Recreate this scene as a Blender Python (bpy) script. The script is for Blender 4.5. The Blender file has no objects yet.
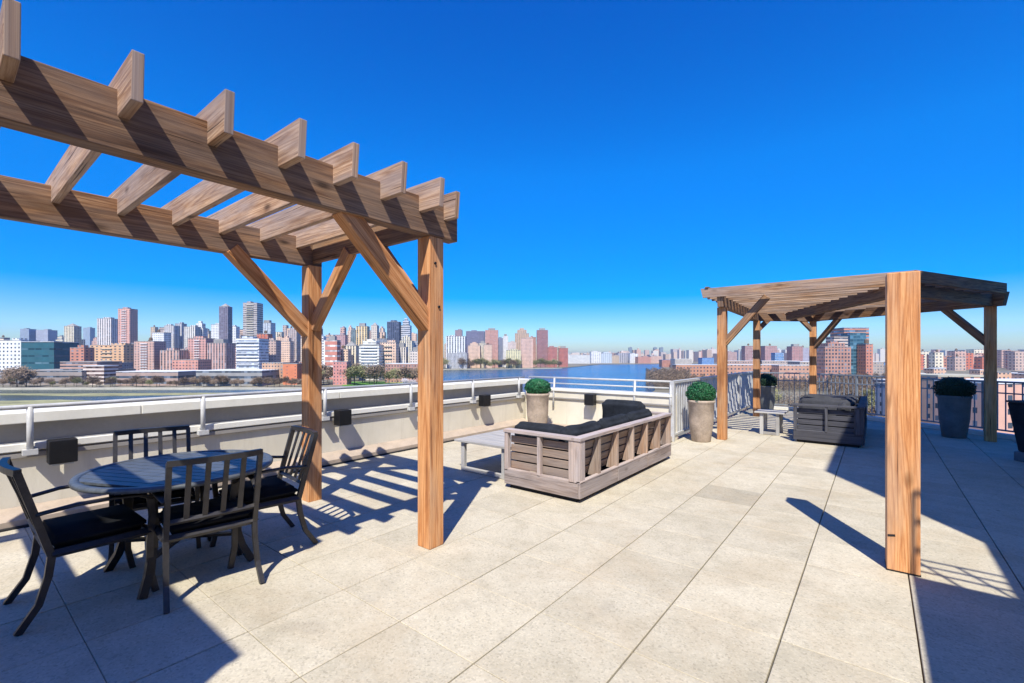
import bpy, bmesh, math, random
from mathutils import Vector, Matrix
R = math.radians
random.seed(7)
scene = bpy.context.scene
COL = scene.collection

# ------------------------------------------------------------------ camera frame
F = 458.7; CH = 1.55; HY = 356.0; YAW = R(38.43)
cc, ss = math.cos(YAW), math.sin(YAW)
def W(l, d):                     # lateral / depth (metres) -> world XY
    return (l*cc - d*ss, l*ss + d*cc)
def at(px, d):                   # image column at a depth -> world XY
    return W((px-512)/F*d, d)
def gp(px, py, z=0.0):           # ground point
    d = F*(CH-z)/(py-HY); return at(px, d)

# ------------------------------------------------------------------ materials
MATS = {}
def newmat(name):
    m = bpy.data.materials.new(name); m.use_nodes = True
    nt = m.node_tree; b = nt.nodes['Principled BSDF']
    return m, nt, b
def N(nt, t, **k):
    n = nt.nodes.new(t)
    for a, v in k.items():
        setattr(n, a, v)
    return n
def link(nt, a, b): nt.links.new(a, b)
def math_(nt, op, a, b=None, c=None):
    n = N(nt, 'ShaderNodeMath', operation=op)
    for i, v in enumerate((a, b, c)):
        if v is None: continue
        if isinstance(v, (int, float)): n.inputs[i].default_value = v
        else: link(nt, v, n.inputs[i])
    return n.outputs[0]
def ramp(nt, fac, stops):
    n = N(nt, 'ShaderNodeValToRGB')
    el = n.color_ramp.elements
    while len(el) < len(stops): el.new(.5)
    for e, (p, c) in zip(el, stops):
        e.position = p; e.color = (c[0], c[1], c[2], 1) if isinstance(c, (tuple, list)) else (c, c, c, 1)
    link(nt, fac, n.inputs[0]); return n.outputs[0]
def mixc(nt, fac, a, b, mode='MIX'):
    n = N(nt, 'ShaderNodeMix', data_type='RGBA', blend_type=mode)
    for i, v in ((0, fac), (6, a), (7, b)):
        if isinstance(v, (int, float)): n.inputs[i].default_value = v
        elif isinstance(v, (tuple, list)): n.inputs[i].default_value = (v[0], v[1], v[2], 1)
        else: link(nt, v, n.inputs[i])
    return n.outputs[2]
def noise(nt, vec, scale, detail=4, rough=.55, dist=0):
    n = N(nt, 'ShaderNodeTexNoise'); n.inputs['Scale'].default_value = scale
    n.inputs['Detail'].default_value = detail; n.inputs['Roughness'].default_value = rough
    n.inputs['Distortion'].default_value = dist
    if vec is not None: link(nt, vec, n.inputs['Vector'])
    return n.outputs['Fac']
def mapping(nt, vec, scale=(1,1,1), loc=(0,0,0)):
    n = N(nt, 'ShaderNodeMapping'); n.inputs['Scale'].default_value = scale; n.inputs['Location'].default_value = loc
    link(nt, vec, n.inputs['Vector']); return n.outputs[0]
def bump(nt, b, h, strength=.3, dist=.01):
    n = N(nt, 'ShaderNodeBump'); n.inputs['Strength'].default_value = strength; n.inputs['Distance'].default_value = dist
    link(nt, h, n.inputs['Height']); link(nt, n.outputs[0], b.inputs['Normal'])

def wood(name, dark, mid, light, grey=None, greyamt=.0, rough=.75):
    m, nt, b = newmat(name)
    uv = N(nt, 'ShaderNodeUVMap').outputs[0]
    n1 = noise(nt, mapping(nt, uv, (1.3, 34, 1)), 1.0, 7, .72, .2)
    n2 = noise(nt, mapping(nt, uv, (7, 210, 1)), 1.0, 4, .75)
    n3 = noise(nt, mapping(nt, uv, (.9, .9, 1), (4, 4, 0)), 1.0, 3, .6)
    fig = noise(nt, mapping(nt, uv, (.30, 7, 1)), 1.0, 2.5, .45, .1)
    ring = math_(nt, 'ADD', math_(nt, 'MULTIPLY', math_(nt, 'SINE', math_(nt, 'MULTIPLY', fig, 110)), .5), .5)
    ring = math_(nt, 'POWER', ring, 2.2)
    f = math_(nt, 'ADD', math_(nt, 'ADD', math_(nt, 'MULTIPLY', n1, .48), math_(nt, 'MULTIPLY', n3, .20)),
              math_(nt, 'ADD', math_(nt, 'MULTIPLY', n2, .30), math_(nt, 'SUBTRACT', .05, math_(nt, 'MULTIPLY', ring, .085))))
    col = ramp(nt, f, [(.30, dark), (.47, mid), (.66, light)])
    if grey:
        g = noise(nt, mapping(nt, uv, (.9, 5, 1), (3, 7, 0)), 1.0, 4, .6)
        gf = ramp(nt, g, [(.5-greyamt*.35, 0), (.68-greyamt*.3, 1)])
        gc = ramp(nt, f, [(.3, tuple(x*.6 for x in grey)), (.7, grey)])
        col = mixc(nt, math_(nt, 'MULTIPLY', gf, min(1, .35+greyamt)), col, gc)
    # knots
    vo = N(nt, 'ShaderNodeTexVoronoi'); vo.inputs['Scale'].default_value = 1
    link(nt, mapping(nt, uv, (2.0, 5.0, 1)), vo.inputs['Vector'])
    k = ramp(nt, vo.outputs['Distance'], [(.05, 1), (.10, .55), (.17, 0)])
    rnd = N(nt, 'ShaderNodeSeparateColor'); link(nt, vo.outputs['Color'], rnd.inputs[0])
    kk = math_(nt, 'MULTIPLY', k, math_(nt, 'GREATER_THAN', rnd.outputs[0], .5))
    col = mixc(nt, math_(nt, 'MULTIPLY', kk, .75), col, tuple(x*.35 for x in dark))
    # cracks
    cr = noise(nt, mapping(nt, uv, (1.1, 60, 1), (9, 2, 0)), 1.0, 2, .5)
    crm = ramp(nt, cr, [(.655, 0), (.69, 1)])
    st_ = ramp(nt, noise(nt, mapping(nt, uv, (.7, 3.5, 1), (1, 5, 0)), 1.0, 4, .65), [(.52, 0), (.70, 1)])
    col = mixc(nt, math_(nt, 'MULTIPLY', st_, .6), col, tuple(x*1.1 for x in dark))
    col = mixc(nt, math_(nt, 'MULTIPLY', crm, .8), col, tuple(x*.25 for x in dark))
    oi = N(nt, 'ShaderNodeObjectInfo').outputs['Random']
    hs = N(nt, 'ShaderNodeHueSaturation'); link(nt, col, hs.inputs['Color'])
    link(nt, math_(nt, 'ADD', math_(nt, 'MULTIPLY', oi, .35), .83), hs.inputs['Value'])
    link(nt, hs.outputs[0], b.inputs['Base Color'])
    b.inputs['Roughness'].default_value = rough; b.inputs['Specular IOR Level'].default_value = .25
    bump(nt, b, math_(nt, 'SUBTRACT', f, math_(nt, 'MULTIPLY', crm, .8)), .5, .004)
    return m
def plain(name, c, rough=.6, metal=0, var=.12, sc=8, bumpamt=.0, spec=.4):
    m, nt, b = newmat(name)
    tc = N(nt, 'ShaderNodeTexCoord').outputs['Object']
    n = noise(nt, tc, sc, 5, .6)
    n2 = noise(nt, tc, sc*9, 3, .6)
    f = math_(nt, 'ADD', math_(nt, 'MULTIPLY', n, .7), math_(nt, 'MULTIPLY', n2, .3))
    lo = tuple(x*(1-var*1.6) for x in c); hi = tuple(min(1, x*(1+var*1.3)) for x in c)
    link(nt, ramp(nt, f, [(.3, lo), (.7, hi)]), b.inputs['Base Color'])
    b.inputs['Roughness'].default_value = rough; b.inputs['Metallic'].default_value = metal
    b.inputs['Specular IOR Level'].default_value = spec
    if bumpamt: bump(nt, b, f, bumpamt, .01)
    return m

M_post = wood('cedar_post', (.15, .05, .018), (.52, .215, .078), (.80, .44, .20), (.50, .36, .26), .12)
M_beam = wood('weathered_beam', (.042, .018, .009), (.21, .098, .044), (.56, .325, .165), (.22, .165, .135), .35)
M_rafter = wood('bleached_rafter', (.07, .032, .017), (.29, .16, .088), (.64, .44, .29), (.42, .33, .29), .35)
M_sofaslat = wood('brown_teak_slat', (.09, .055, .038), (.22, .145, .105), (.36, .26, .20), (.26, .22, .20), .4)
M_fin = wood('golden_teak', (.18, .09, .05), (.40, .25, .165), (.60, .43, .32), (.46, .39, .35), .4)
M_grey = wood('silvered_teak', (.11, .075, .06), (.33, .245, .205), (.60, .49, .44), (.46, .40, .39), .5)
M_slat = wood('bleached_tabletop', (.20, .18, .16), (.40, .37, .34), (.60, .57, .54), (.52, .51, .50), .5)
M_char = wood('charcoal_stained_wood', (.03, .03, .036), (.06, .06, .072), (.10, .10, .115))
M_cush = plain('charcoal_cushion_fabric', (.022, .026, .034), .92, 0, .35, 5, .35, .12)
M_cushb = plain('black_seat_cushion_fabric', (.011, .012, .015), .9, 0, .25, 6, .2, .15)
M_metal = plain('dark_bronze_metal', (.035, .033, .034), .38, .6, .15, 12)
M_metalg = plain('scuffed_bronze_metal', (.055, .052, .054), .42, .5, .2, 12)
M_black = plain('black_lamp_housing', (.012, .012, .014), .45, .2, .2, 10)
M_white = plain('white_painted_steel', (.50, .50, .50), .45, 0, .14, 6)
M_cream = plain('cream_stucco', (.66, .62, .52), .85, 0, .05, 2.5, .15)
def stucco():
    m, nt, b = newmat('streaked_cream_stucco')
    tc = N(nt, 'ShaderNodeTexCoord').outputs['Object']
    n = noise(nt, tc, 1.3, 5, .6); st = noise(nt, mapping(nt, tc, (5, 5, .5)), 1, 5, .7); fn = noise(nt, tc, 60, 3, .6)
    col = ramp(nt, n, [(.3, (.60, .55, .44)), (.7, (.72, .67, .56))])
    col = mixc(nt, math_(nt, 'MULTIPLY', ramp(nt, st, [(.5, 0), (.75, 1)]), .35), col, (.38, .33, .26))
    link(nt, col, b.inputs['Base Color']); b.inputs['Roughness'].default_value = .9
    bump(nt, b, fn, .25, .006); return m
M_cream = stucco()
M_coping = plain('pale_stone_coping', (.74, .72, .66), .7, 0, .06, 3, .1)
M_band = plain('grey_trim_and_shade', (.30, .28, .26), .6, 0, .08, 4)
M_tan = plain('tan_stone_kerb', (.42, .34, .27), .8, 0, .12, 5, .1)
M_gap = plain('near_black', (.02, .02, .022), .9)
M_rail = plain('blue_grey_railing_paint', (.27, .30, .34), .45, .2, .12, 6)
M_pot = plain('sandstone_planter', (.42, .335, .265), .75, 0, .3, 5, .25)
M_pot_shade = plain('shaded_planter', (.16, .165, .17), .75, 0, .2, 5, .2)  # pot stone with the shade of the far corner in its colour
M_soil = plain('dark_soil', (.03, .022, .016), .95)
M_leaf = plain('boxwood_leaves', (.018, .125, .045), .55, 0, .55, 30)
M_leaf_shade = plain('shaded_boxwood_leaves', (.012, .045, .022), .6, 0, .5, 30)  # darker copy of the boxwood green for the shaded planters
M_twig = plain('bare_twigs', (.27, .195, .135), .9, 0, .35, .15)
M_twig2 = plain('budding_twigs', (.27, .26, .12), .9, 0, .35, .15)
M_bark = plain('tree_bark', (.10, .075, .055), .9, 0, .2, 1)
M_blossom = plain('pale_blossom', (.62, .56, .56), .8, 0, .2, .3)
M_grass = plain('spring_lawn', (.10, .26, .035), .9, 0, .35, .05)
M_drygrass = plain('dry_grass', (.27, .26, .13), .95, 0, .4, .06)
M_land = plain('dry_urban_ground', (.20, .18, .13), .95, 0, .4, .02)
M_bank = plain('pale_seawall', (.48, .45, .36), .9, 0, .2, .05)
M_street = plain('asphalt_street', (.075, .075, .08), .9, 0, .2, .3)
M_roofw = plain('white_roof_membrane', (.66, .67, .68), .7, 0, .12, .08)
M_roofg = plain('grey_roof_gravel', (.30, .29, .28), .9, 0, .2, .1)
M_roofb = plain('blue_metal_roof', (.05, .16, .42), .5, 0, .15, .1)
M_tank = plain('weathered_tank_wood', (.16, .11, .075), .85, 0, .2, .5)

# concrete paver
def paver_mat():
    m, nt, b = newmat('aggregate_concrete_paver')
    geo = N(nt, 'ShaderNodeNewGeometry').outputs['Position']
    sx = N(nt, 'ShaderNodeSeparateXYZ'); link(nt, geo, sx.inputs[0])
    ix = math_(nt, 'FLOOR', math_(nt, 'DIVIDE', math_(nt, 'ADD', sx.outputs[0], .41), .59))
    iy = math_(nt, 'FLOOR', math_(nt, 'DIVIDE', math_(nt, 'SUBTRACT', sx.outputs[1], 1.69), .59))
    cv = N(nt, 'ShaderNodeCombineXYZ'); link(nt, ix, cv.inputs[0]); link(nt, iy, cv.inputs[1])
    wn = N(nt, 'ShaderNodeTexWhiteNoise', noise_dimensions='2D'); link(nt, cv.outputs[0], wn.inputs['Vector'])
    big = noise(nt, geo, .9, 5, .6); med = noise(nt, geo, 7, 5, .65); fine = noise(nt, geo, 160, 2, .7)
    off = N(nt, 'ShaderNodeVectorMath', operation='MULTIPLY_ADD'); link(nt, cv.outputs[0], off.inputs[0])
    off.inputs[1].default_value = (3.7, 5.1, 1); link(nt, geo, off.inputs[2])
    blot = noise(nt, off.outputs[0], 2.2, 4, .6)
    vo = N(nt, 'ShaderNodeTexVoronoi'); vo.inputs['Scale'].default_value = 95; link(nt, geo, vo.inputs['Vector'])
    sp = N(nt, 'ShaderNodeSeparateColor'); link(nt, vo.outputs['Color'], sp.inputs[0])
    speck = ramp(nt, sp.outputs[0], [(0, .76), (.2, .95), (.75, 1.0), (1, 1.10)])
    f = math_(nt, 'ADD', math_(nt, 'ADD', math_(nt, 'MULTIPLY', big, .25), math_(nt, 'MULTIPLY', med, .25)),
              math_(nt, 'ADD', math_(nt, 'MULTIPLY', fine, .15), math_(nt, 'MULTIPLY', blot, .35)))
    base = ramp(nt, f, [(.34, (.38, .34, .255)), (.5, (.50, .45, .35)), (.66, (.59, .535, .425))])
    tone = math_(nt, 'ADD', math_(nt, 'MULTIPLY', wn.outputs['Value'], .13), .92)
    col = mixc(nt, 1.0, base, speck, 'MULTIPLY')
    # the one replaced paver, greyer
    g = math_(nt, 'MULTIPLY', math_(nt, 'COMPARE', ix, -2, .1), math_(nt, 'COMPARE', iy, 6, .1))
    tone2 = math_(nt, 'SUBTRACT', tone, math_(nt, 'MULTIPLY', g, .2))
    tc = N(nt, 'ShaderNodeCombineColor')
    for i in range(3): link(nt, tone2, tc.inputs[i])
    col = mixc(nt, 1.0, col, tc.outputs[0], 'MULTIPLY')
    wst = ramp(nt, noise(nt, geo, 1.1, 6, .7, .5), [(.48, 0), (.62, 1)])      # faint water marks
    col = mixc(nt, math_(nt, 'MULTIPLY', wst, .26), col, (.40, .31, .20))
    st = noise(nt, geo, 3.3, 3, .5); stm = ramp(nt, st, [(.60, 0), (.75, 1)])
    col = mixc(nt, math_(nt, 'MULTIPLY', stm, .22), col, (.22, .20, .17))
    sv = N(nt, 'ShaderNodeTexVoronoi'); sv.inputs['Scale'].default_value = 1.4; link(nt, geo, sv.inputs['Vector'])
    spot = ramp(nt, sv.outputs['Distance'], [(.012, 1), (.03, 0)])
    col = mixc(nt, math_(nt, 'MULTIPLY', spot, .6), col, (.12, .10, .08))
    link(nt, col, b.inputs['Base Color']); b.inputs['Roughness'].default_value = .88; b.inputs['Specular IOR Level'].default_value = .2
    bump(nt, b, math_(nt, 'ADD', fine, math_(nt, 'MULTIPLY', sp.outputs[0], .5)), .35, .003)
    return m
M_paver = paver_mat()

def table_mat():
    m, nt, b = newmat('blue_grey_table_enamel')
    tc = N(nt, 'ShaderNodeTexCoord').outputs['Object']
    n = noise(nt, mapping(nt, tc, (40, 3, 3)), 1, 4, .6)
    link(nt, ramp(nt, n, [(.3, (.06, .07, .08)), (.7, (.115, .13, .15))]), b.inputs['Base Color'])
    b.inputs['Roughness'].default_value = .42; b.inputs['Metallic'].default_value = .1
    bump(nt, b, n, .15, .003); return m
M_table = table_mat()

def water_mat():
    m, nt, b = newmat('river_water')
    geo = N(nt, 'ShaderNodeNewGeometry').outputs['Position']
    n = noise(nt, geo, .22, 5, .65, .4); n2 = noise(nt, geo, .004, 3, .5)
    deep = ramp(nt, n2, [(.35, (.008, .11, .26)), (.65, (.01, .16, .40))])
    sx = N(nt, 'ShaderNodeSeparateXYZ'); link(nt, geo, sx.inputs[0])       # silty shallow channel in the west
    f = math_(nt, 'ADD', math_(nt, 'MULTIPLY', sx.outputs[0], -.0042), math_(nt, 'MULTIPLY', sx.outputs[1], -.0013))
    f = math_(nt, 'ADD', math_(nt, 'MULTIPLY', f, .4), math_(nt, 'MULTIPLY', n2, .1))
    link(nt, mixc(nt, ramp(nt, f, [(.60, 0), (.95, 1)]), deep, (.075, .095, .07)), b.inputs['Base Color'])
    b.inputs['Roughness'].default_value = .18; b.inputs['IOR'].default_value = 1.33
    bump(nt, b, n, 1.0, 7.0); return m
M_water = water_mat()

def facade(wall, win=(.06, .08, .11), fh=3.4, bw=3.2, wu=.5, wv=.5, kind='grid', glassy=.25):
    key = (wall, win, fh, bw, wu, wv, kind)
    if key in MATS: return MATS[key]
    m, nt, b = newmat('facade_' + kind)
    uv = N(nt, 'ShaderNodeUVMap').outputs[0]
    s = N(nt, 'ShaderNodeSeparateXYZ'); link(nt, uv, s.inputs[0])
    u = math_(nt, 'DIVIDE', s.outputs[0], bw); v = math_(nt, 'DIVIDE', s.outputs[1], fh)
    fu = math_(nt, 'ABSOLUTE', math_(nt, 'SUBTRACT', math_(nt, 'FRACT', u), .5))
    fv = math_(nt, 'ABSOLUTE', math_(nt, 'SUBTRACT', math_(nt, 'FRACT', v), .5))
    mu = math_(nt, 'LESS_THAN', fu, wu*.5); mv = math_(nt, 'LESS_THAN', fv, wv*.5)
    if kind == 'band': mask = mv
    elif kind == 'vert': mask = math_(nt, 'MULTIPLY', mu, math_(nt, 'LESS_THAN', fv, .44))
    else: mask = math_(nt, 'MULTIPLY', mu, mv)
    cv = N(nt, 'ShaderNodeCombineXYZ'); link(nt, math_(nt, 'FLOOR', u), cv.inputs[0]); link(nt, math_(nt, 'FLOOR', v), cv.inputs[1])
    wn = N(nt, 'ShaderNodeTexWhiteNoise', noise_dimensions='2D'); link(nt, cv.outputs[0], wn.inputs['Vector'])
    wc = ramp(nt, wn.outputs['Value'], [(0, tuple(x*.5 for x in win)), (.6, win), (.85, tuple(min(1, x*1.6+.03) for x in win)), (1, tuple(min(1, x*2+.10) for x in win))])
    n = noise(nt, uv, .12, 4, .6)
    wl = ramp(nt, n, [(.3, tuple(x*.82 for x in wall)), (.7, tuple(min(1, x*1.12) for x in wall))])
    # vertical bays: tint some columns, storey lines
    cu = N(nt, 'ShaderNodeTexWhiteNoise', noise_dimensions='1D'); link(nt, math_(nt, 'FLOOR', math_(nt, 'DIVIDE', s.outputs[0], bw*2)), cu.inputs['W'])
    wl = mixc(nt, math_(nt, 'MULTIPLY', cu.outputs['Value'], .35), wl, tuple(min(1, x*.7+.02) for x in wall))
    link(nt, mixc(nt, mask, wl, wc), b.inputs['Base Color'])
    link(nt, math_(nt, 'SUBTRACT', .85, math_(nt, 'MULTIPLY', mask, .85-glassy)), b.inputs['Roughness'])
    bump(nt, b, math_(nt, 'SUBTRACT', 1, mask), .6, .3)
    MATS[key] = m; return m

# ------------------------------------------------------------------ mesh builder
class MB:
    def __init__(s): s.v = []; s.f = []; s.uv = []; s.sm = []
    def face(s, idx, uvs, smooth=False): s.f.append(idx); s.uv.append(uvs); s.sm.append(smooth)
    def board(s, p0, p1, w, h, up=(0, 0, 1), cut0=0, cut1=0, grow=0):
        """board from p0 to p1 (axis centre), width w across, height h along up"""
        p0 = Vector(p0); p1 = Vector(p1); a = (p1-p0).normalized(); L = (p1-p0).length
        up = Vector(up); sd = a.cross(up)
        if sd.length < 1e-4: sd = a.cross(Vector((0, 1, 0)))
        sd.normalize(); u = sd.cross(a).normalized()
        b = len(s.v); ro, rv = random.uniform(0, 40), random.uniform(0, 40)
        for (p, c) in ((p0, cut0), (p1, -cut1)):
            for (x, y) in ((-1, -1), (1, -1), (1, 1), (-1, 1)):
                s.v.append(p + sd*(x*w/2) + u*(y*h/2) + a*(c if y < 0 else 0))
        q = [w, h, w, h]
        acc = 0
        for i in range(4):
            j = (i+1) % 4
            s.face([b+i, b+j, b+4+j, b+4+i], [(ro, rv+acc), (ro, rv+acc+q[i]), (ro+L, rv+acc+q[i]), (ro+L, rv+acc)])
            acc += q[i]
        eu = [(ro+h*.12, rv), (ro+h*.12, rv+w), (ro, rv+w), (ro, rv)]
        s.face([b+3, b+2, b+1, b], eu)
        s.face([b+4, b+5, b+6, b+7], [eu[3], eu[2], eu[1], eu[0]])
        return s
    def box(s, c, size, rot=0):
        """axis box about z-rot, grain along the longest side"""
        c = Vector(c); sx, sy, sz = size; m = Matrix.Rotation(rot, 3, 'Z')
        ax = [m @ Vector((1, 0, 0)), m @ Vector((0, 1, 0)), Vector((0, 0, 1))]
        k = max(range(3), key=lambda i: size[i])
        if k == 2: return s.board(c-ax[2]*sz/2, c+ax[2]*sz/2, sx, sy, up=ax[1])
        if k == 0: return s.board(c-ax[0]*sx/2, c+ax[0]*sx/2, sy, sz)
        return s.board(c-ax[1]*sy/2, c+ax[1]*sy/2, sx, sz)
    def prism(s, pts, z0, z1):
        """vertical prism from ccw xy polygon, uv in metres round the wall"""
        b = len(s.v); n = len(pts)
        for z in (z0, z1):
            for p in pts: s.v.append(Vector((p[0], p[1], z)))
        acc = 0
        for i in range(n):
            j = (i+1) % n; L = (Vector(pts[i][:2])-Vector(pts[j][:2])).length
            s.face([b+i, b+j, b+n+j, b+n+i], [(acc, 0), (acc+L, 0), (acc+L, z1-z0), (acc, z1-z0)]); acc += L
        s.face([b+n+i for i in range(n)], [(p[0], p[1]) for p in pts])
        s.face([b+i for i in reversed(range(n))], [(pts[i][0], pts[i][1]) for i in reversed(range(n))])
        return s
    def poly(s, pts, z):
        b = len(s.v)
        for p in pts: s.v.append(Vector((p[0], p[1], z)))
        s.face(list(range(b, b+len(pts))), [(p[0], p[1]) for p in pts]); return s
    def tube(s, pts, r, n=10, cap=True, flat=None):
        """swept tube; flat=(rx,ry) elliptic/rect section"""
        pts = [Vector(p) for p in pts]; b = len(s.v); prev = None
        for i, p in enumerate(pts):
            t = (pts[min(i+1, len(pts)-1)] - pts[max(i-1, 0)]).normalized()
            ref = Vector((0, 0, 1)) if abs(t.z) < .95 else Vector((0, 1, 0))
            x = t.cross(ref).normalized() if prev is None else (prev - t*prev.dot(t)).normalized()
            prev = x; y = t.cross(x)
            rr = r[i] if isinstance(r, (list, tuple)) else r
            for k in range(n):
                a = 2*math.pi*k/n + (math.pi/n if flat else 0)
                s.v.append(p + x*(math.cos(a)*rr*(flat[0] if flat else 1)) + y*(math.sin(a)*rr*(flat[1] if flat else 1)))
        for i in range(len(pts)-1):
            for k in range(n):
                k2 = (k+1) % n
                s.face([b+i*n+k, b+i*n+k2, b+(i+1)*n+k2, b+(i+1)*n+k], [(i*.1, k*.02), (i*.1, k*.02+.02), (i*.1+.1, k*.02+.02), (i*.1+.1, k*.02)], n > 4)
        if cap:
            s.face([b+k for k in reversed(range(n))], [(0, 0)]*n)
            e = b+(len(pts)-1)*n; s.face([e+k for k in range(n)], [(0, 0)]*n)
        return s
    def lathe(s, prof, c=(0, 0, 0), n=40, smooth=True):
        b = len(s.v); c = Vector(c)
        for (r, z) in prof:
            for k in range(n):
                a = 2*math.pi*k/n; s.v.append(c + Vector((r*math.cos(a), r*math.sin(a), z)))
        for i in range(len(prof)-1):
            for k in range(n):
                k2 = (k+1) % n
                s.face([b+i*n+k, b+i*n+k2, b+(i+1)*n+k2, b+(i+1)*n+k], [(k/n, i*.1), ((k+1)/n, i*.1), ((k+1)/n, i*.1+.1), (k/n, i*.1+.1)], smooth)
        s.face([b+k for k in reversed(range(n))], [(0, 0)]*n)
        e = b+(len(prof)-1)*n; s.face([e+k for k in range(n)], [(0, 0)]*n)
        return s
    def build(s, name, mat, parent=None, bevel=0, seg=2):
        me = bpy.data.meshes.new(name)
        org = Vector((0, 0, 0))
        me.from_pydata([tuple(v) for v in s.v], [], s.f)
        uvl = me.uv_layers.new(name='UVMap'); d = uvl.data; i = 0
        for uvs in s.uv:
            for q in uvs: d[i].uv = q; i += 1
        me.polygons.foreach_set('use_smooth', s.sm); me.materials.append(mat); me.update()
        o = bpy.data.objects.new(name, me); COL.objects.link(o)
        if parent: o.parent = parent
        if bevel:
            bm = o.modifiers.new('bevel', 'BEVEL'); bm.width = bevel; bm.segments = seg; bm.limit_method = 'ANGLE'; bm.angle_limit = R(40)
            bm.harden_normals = False
        return o
def tag(o, label=None, cat=None, group=None, kind=None):
    if label: o['label'] = label
    if cat: o['category'] = cat
    if group: o['group'] = group
    if kind: o['kind'] = kind
    return o
def empty(name, loc=(0, 0, 0), rz=0, label=None, cat=None, group=None):
    o = bpy.data.objects.new(name, None); COL.objects.link(o); o.location = loc; o.rotation_euler = (0, 0, rz)
    o.empty_display_size = .2
    return tag(o, label, cat, group)
def copy_tree(o, parent=None):
    c = o.copy(); COL.objects.link(c)
    if parent: c.parent = parent
    for ch in [x for x in bpy.data.objects if x.parent == o]: copy_tree(ch, c)
    return c

# ------------------------------------------------------------------ world, sun, camera
SUN_EL = R(53.5); sun_to = Vector((.517*math.cos(SUN_EL), -.856*math.cos(SUN_EL), math.sin(SUN_EL))).normalized()
wd = bpy.data.worlds.new('World'); scene.world = wd; wd.use_nodes = True
nt = wd.node_tree; bg = nt.nodes['Background']
sky = N(nt, 'ShaderNodeTexSky', sky_type='NISHITA'); sky.sun_disc = False
sky.sun_elevation = SUN_EL; sky.sun_rotation = math.atan2(.517, -.856)
sky.altitude = 0; sky.air_density = 1.0; sky.dust_density = .0; sky.ozone_density = 3.2
hs = N(nt, 'ShaderNodeHueSaturation'); hs.inputs['Saturation'].default_value = 2.0; hs.inputs['Hue'].default_value = .512
link(nt, sky.outputs[0], hs.inputs['Color']); tcw = N(nt, 'ShaderNodeTexCoord'); sxw = N(nt, 'ShaderNodeSeparateXYZ'); link(nt, tcw.outputs['Generated'], sxw.inputs[0])
dim = ramp(nt, sxw.outputs[2], [(0, (.36, .42, .72)), (.06, (.40, .50, .74)), (.14, (.52, .64, .76)), (.36, (.9, .93, 1.0)), (.62, (.5, .76, 1.0))])     # sky colour scaled by elevation, dimmest at the horizon
link(nt, mixc(nt, 1.0, hs.outputs[0], dim, 'MULTIPLY'), bg.inputs['Color']); bg.inputs['Strength'].default_value = .15
sd = bpy.data.lights.new('sun', 'SUN'); sd.energy = 4.6; sd.angle = R(.5); sd.color = (1, .945, .81)
so = bpy.data.objects.new('sun', sd); COL.objects.link(so); so.rotation_euler = sun_to.to_track_quat('Z', 'Y').to_euler(); so.location = (5, -8, 20)
cd = bpy.data.cameras.new('camera'); co = bpy.data.objects.new('camera', cd); COL.objects.link(co)
cd.sensor_width = 36; cd.lens = F/1024*36; cd.shift_y = (HY-341.5)/1024; cd.clip_start = .05; cd.clip_end = 30000
co.location = (0, 0, CH); co.rotation_euler = (R(90), 0, YAW); scene.camera = co
scene.view_settings.view_transform = 'Standard'; scene.view_settings.look = 'None'
scene.view_settings.exposure = .60; scene.view_settings.gamma = 1

# ------------------------------------------------------------------ deck
DX0, DY1 = -6.25, 8.30          # west wall face, north wall face
FX = -2.89                      # white picket fence line
FC = [(-2.89, 8.3), (-2.89, 15.2), (-1.4, 15.2), (2.02, 12.44), (3.75, 11.05), (3.75, 10.3)]
fa, fb = Vector((-1.4, 15.2)), Vector((2.02, 12.44))
def clip(poly, a, b):            # keep the left side of a->b
    out = []; n = len(poly); e = (b[0]-a[0], b[1]-a[1])
    sd_ = lambda p: e[0]*(p[1]-a[1]) - e[1]*(p[0]-a[0])
    for i in range(n):
        p, q = poly[i], poly[(i+1) % n]; sp, sq = sd_(p), sd_(q)
        if sp >= 0: out.append(p)
        if sp*sq < 0:
            t = sp/(sp-sq); out.append((p[0]+(q[0]-p[0])*t, p[1]+(q[1]-p[1])*t))
    return out
pv = MB(); p = .59
for i in range(-11, 14):
    for j in range(-16, 24):
        x0, y0 = -.41+i*p+.004, 1.69+j*p+.0015; x1, y1 = x0+p-.008, y0+p-.003
        cell = [(x0, y0), (x1, y0), (x1, y1), (x0, y1)]
        cell = clip(cell, (DX0+.02, 10), (DX0+.02, -10))
        if y1 > DY1-.02 and x0 < FX:
            if x1 <= FX: cell = clip(cell, (10, DY1-.01), (-10, DY1-.01)) if cell else cell
            if cell and x0 < FX < x1: cell = clip(cell, (FX+.01, 10), (FX+.01, -10))
            if cell and x1 <= FX: cell = clip(cell, (10, DY1-.01), (-10, DY1-.01))
        if cell: cell = clip(cell, tuple(fb), tuple(fa))
        if cell: cell = clip(cell, (10, 15.15), (-10, 15.15))
        if len(cell) < 3: continue
        area = abs(sum(cell[k][0]*cell[(k+1) % len(cell)][1]-cell[(k+1) % len(cell)][0]*cell[k][1] for k in range(len(cell))))
        if area < .002: continue
        pv.prism(cell, -.03, random.uniform(-.0012, .0012))
tag(pv.build('terrace_floor', M_paver, bevel=.003, seg=1), kind='structure')
core = MB()
core.prism([(-6.6, -8), (8, -8), (8, 10.3), (FC[4][0], 11.05), (2.15, 12.6), (-1.3, 15.4), (-3.05, 15.4), (-3.05, 8.6), (-6.6, 8.6)], -30, -.034)
tag(core.build('host_building', facade((.34, .19, .13), fh=3.2, bw=2.8)), 'brick apartment building carrying the roof terrace', 'building')

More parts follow.
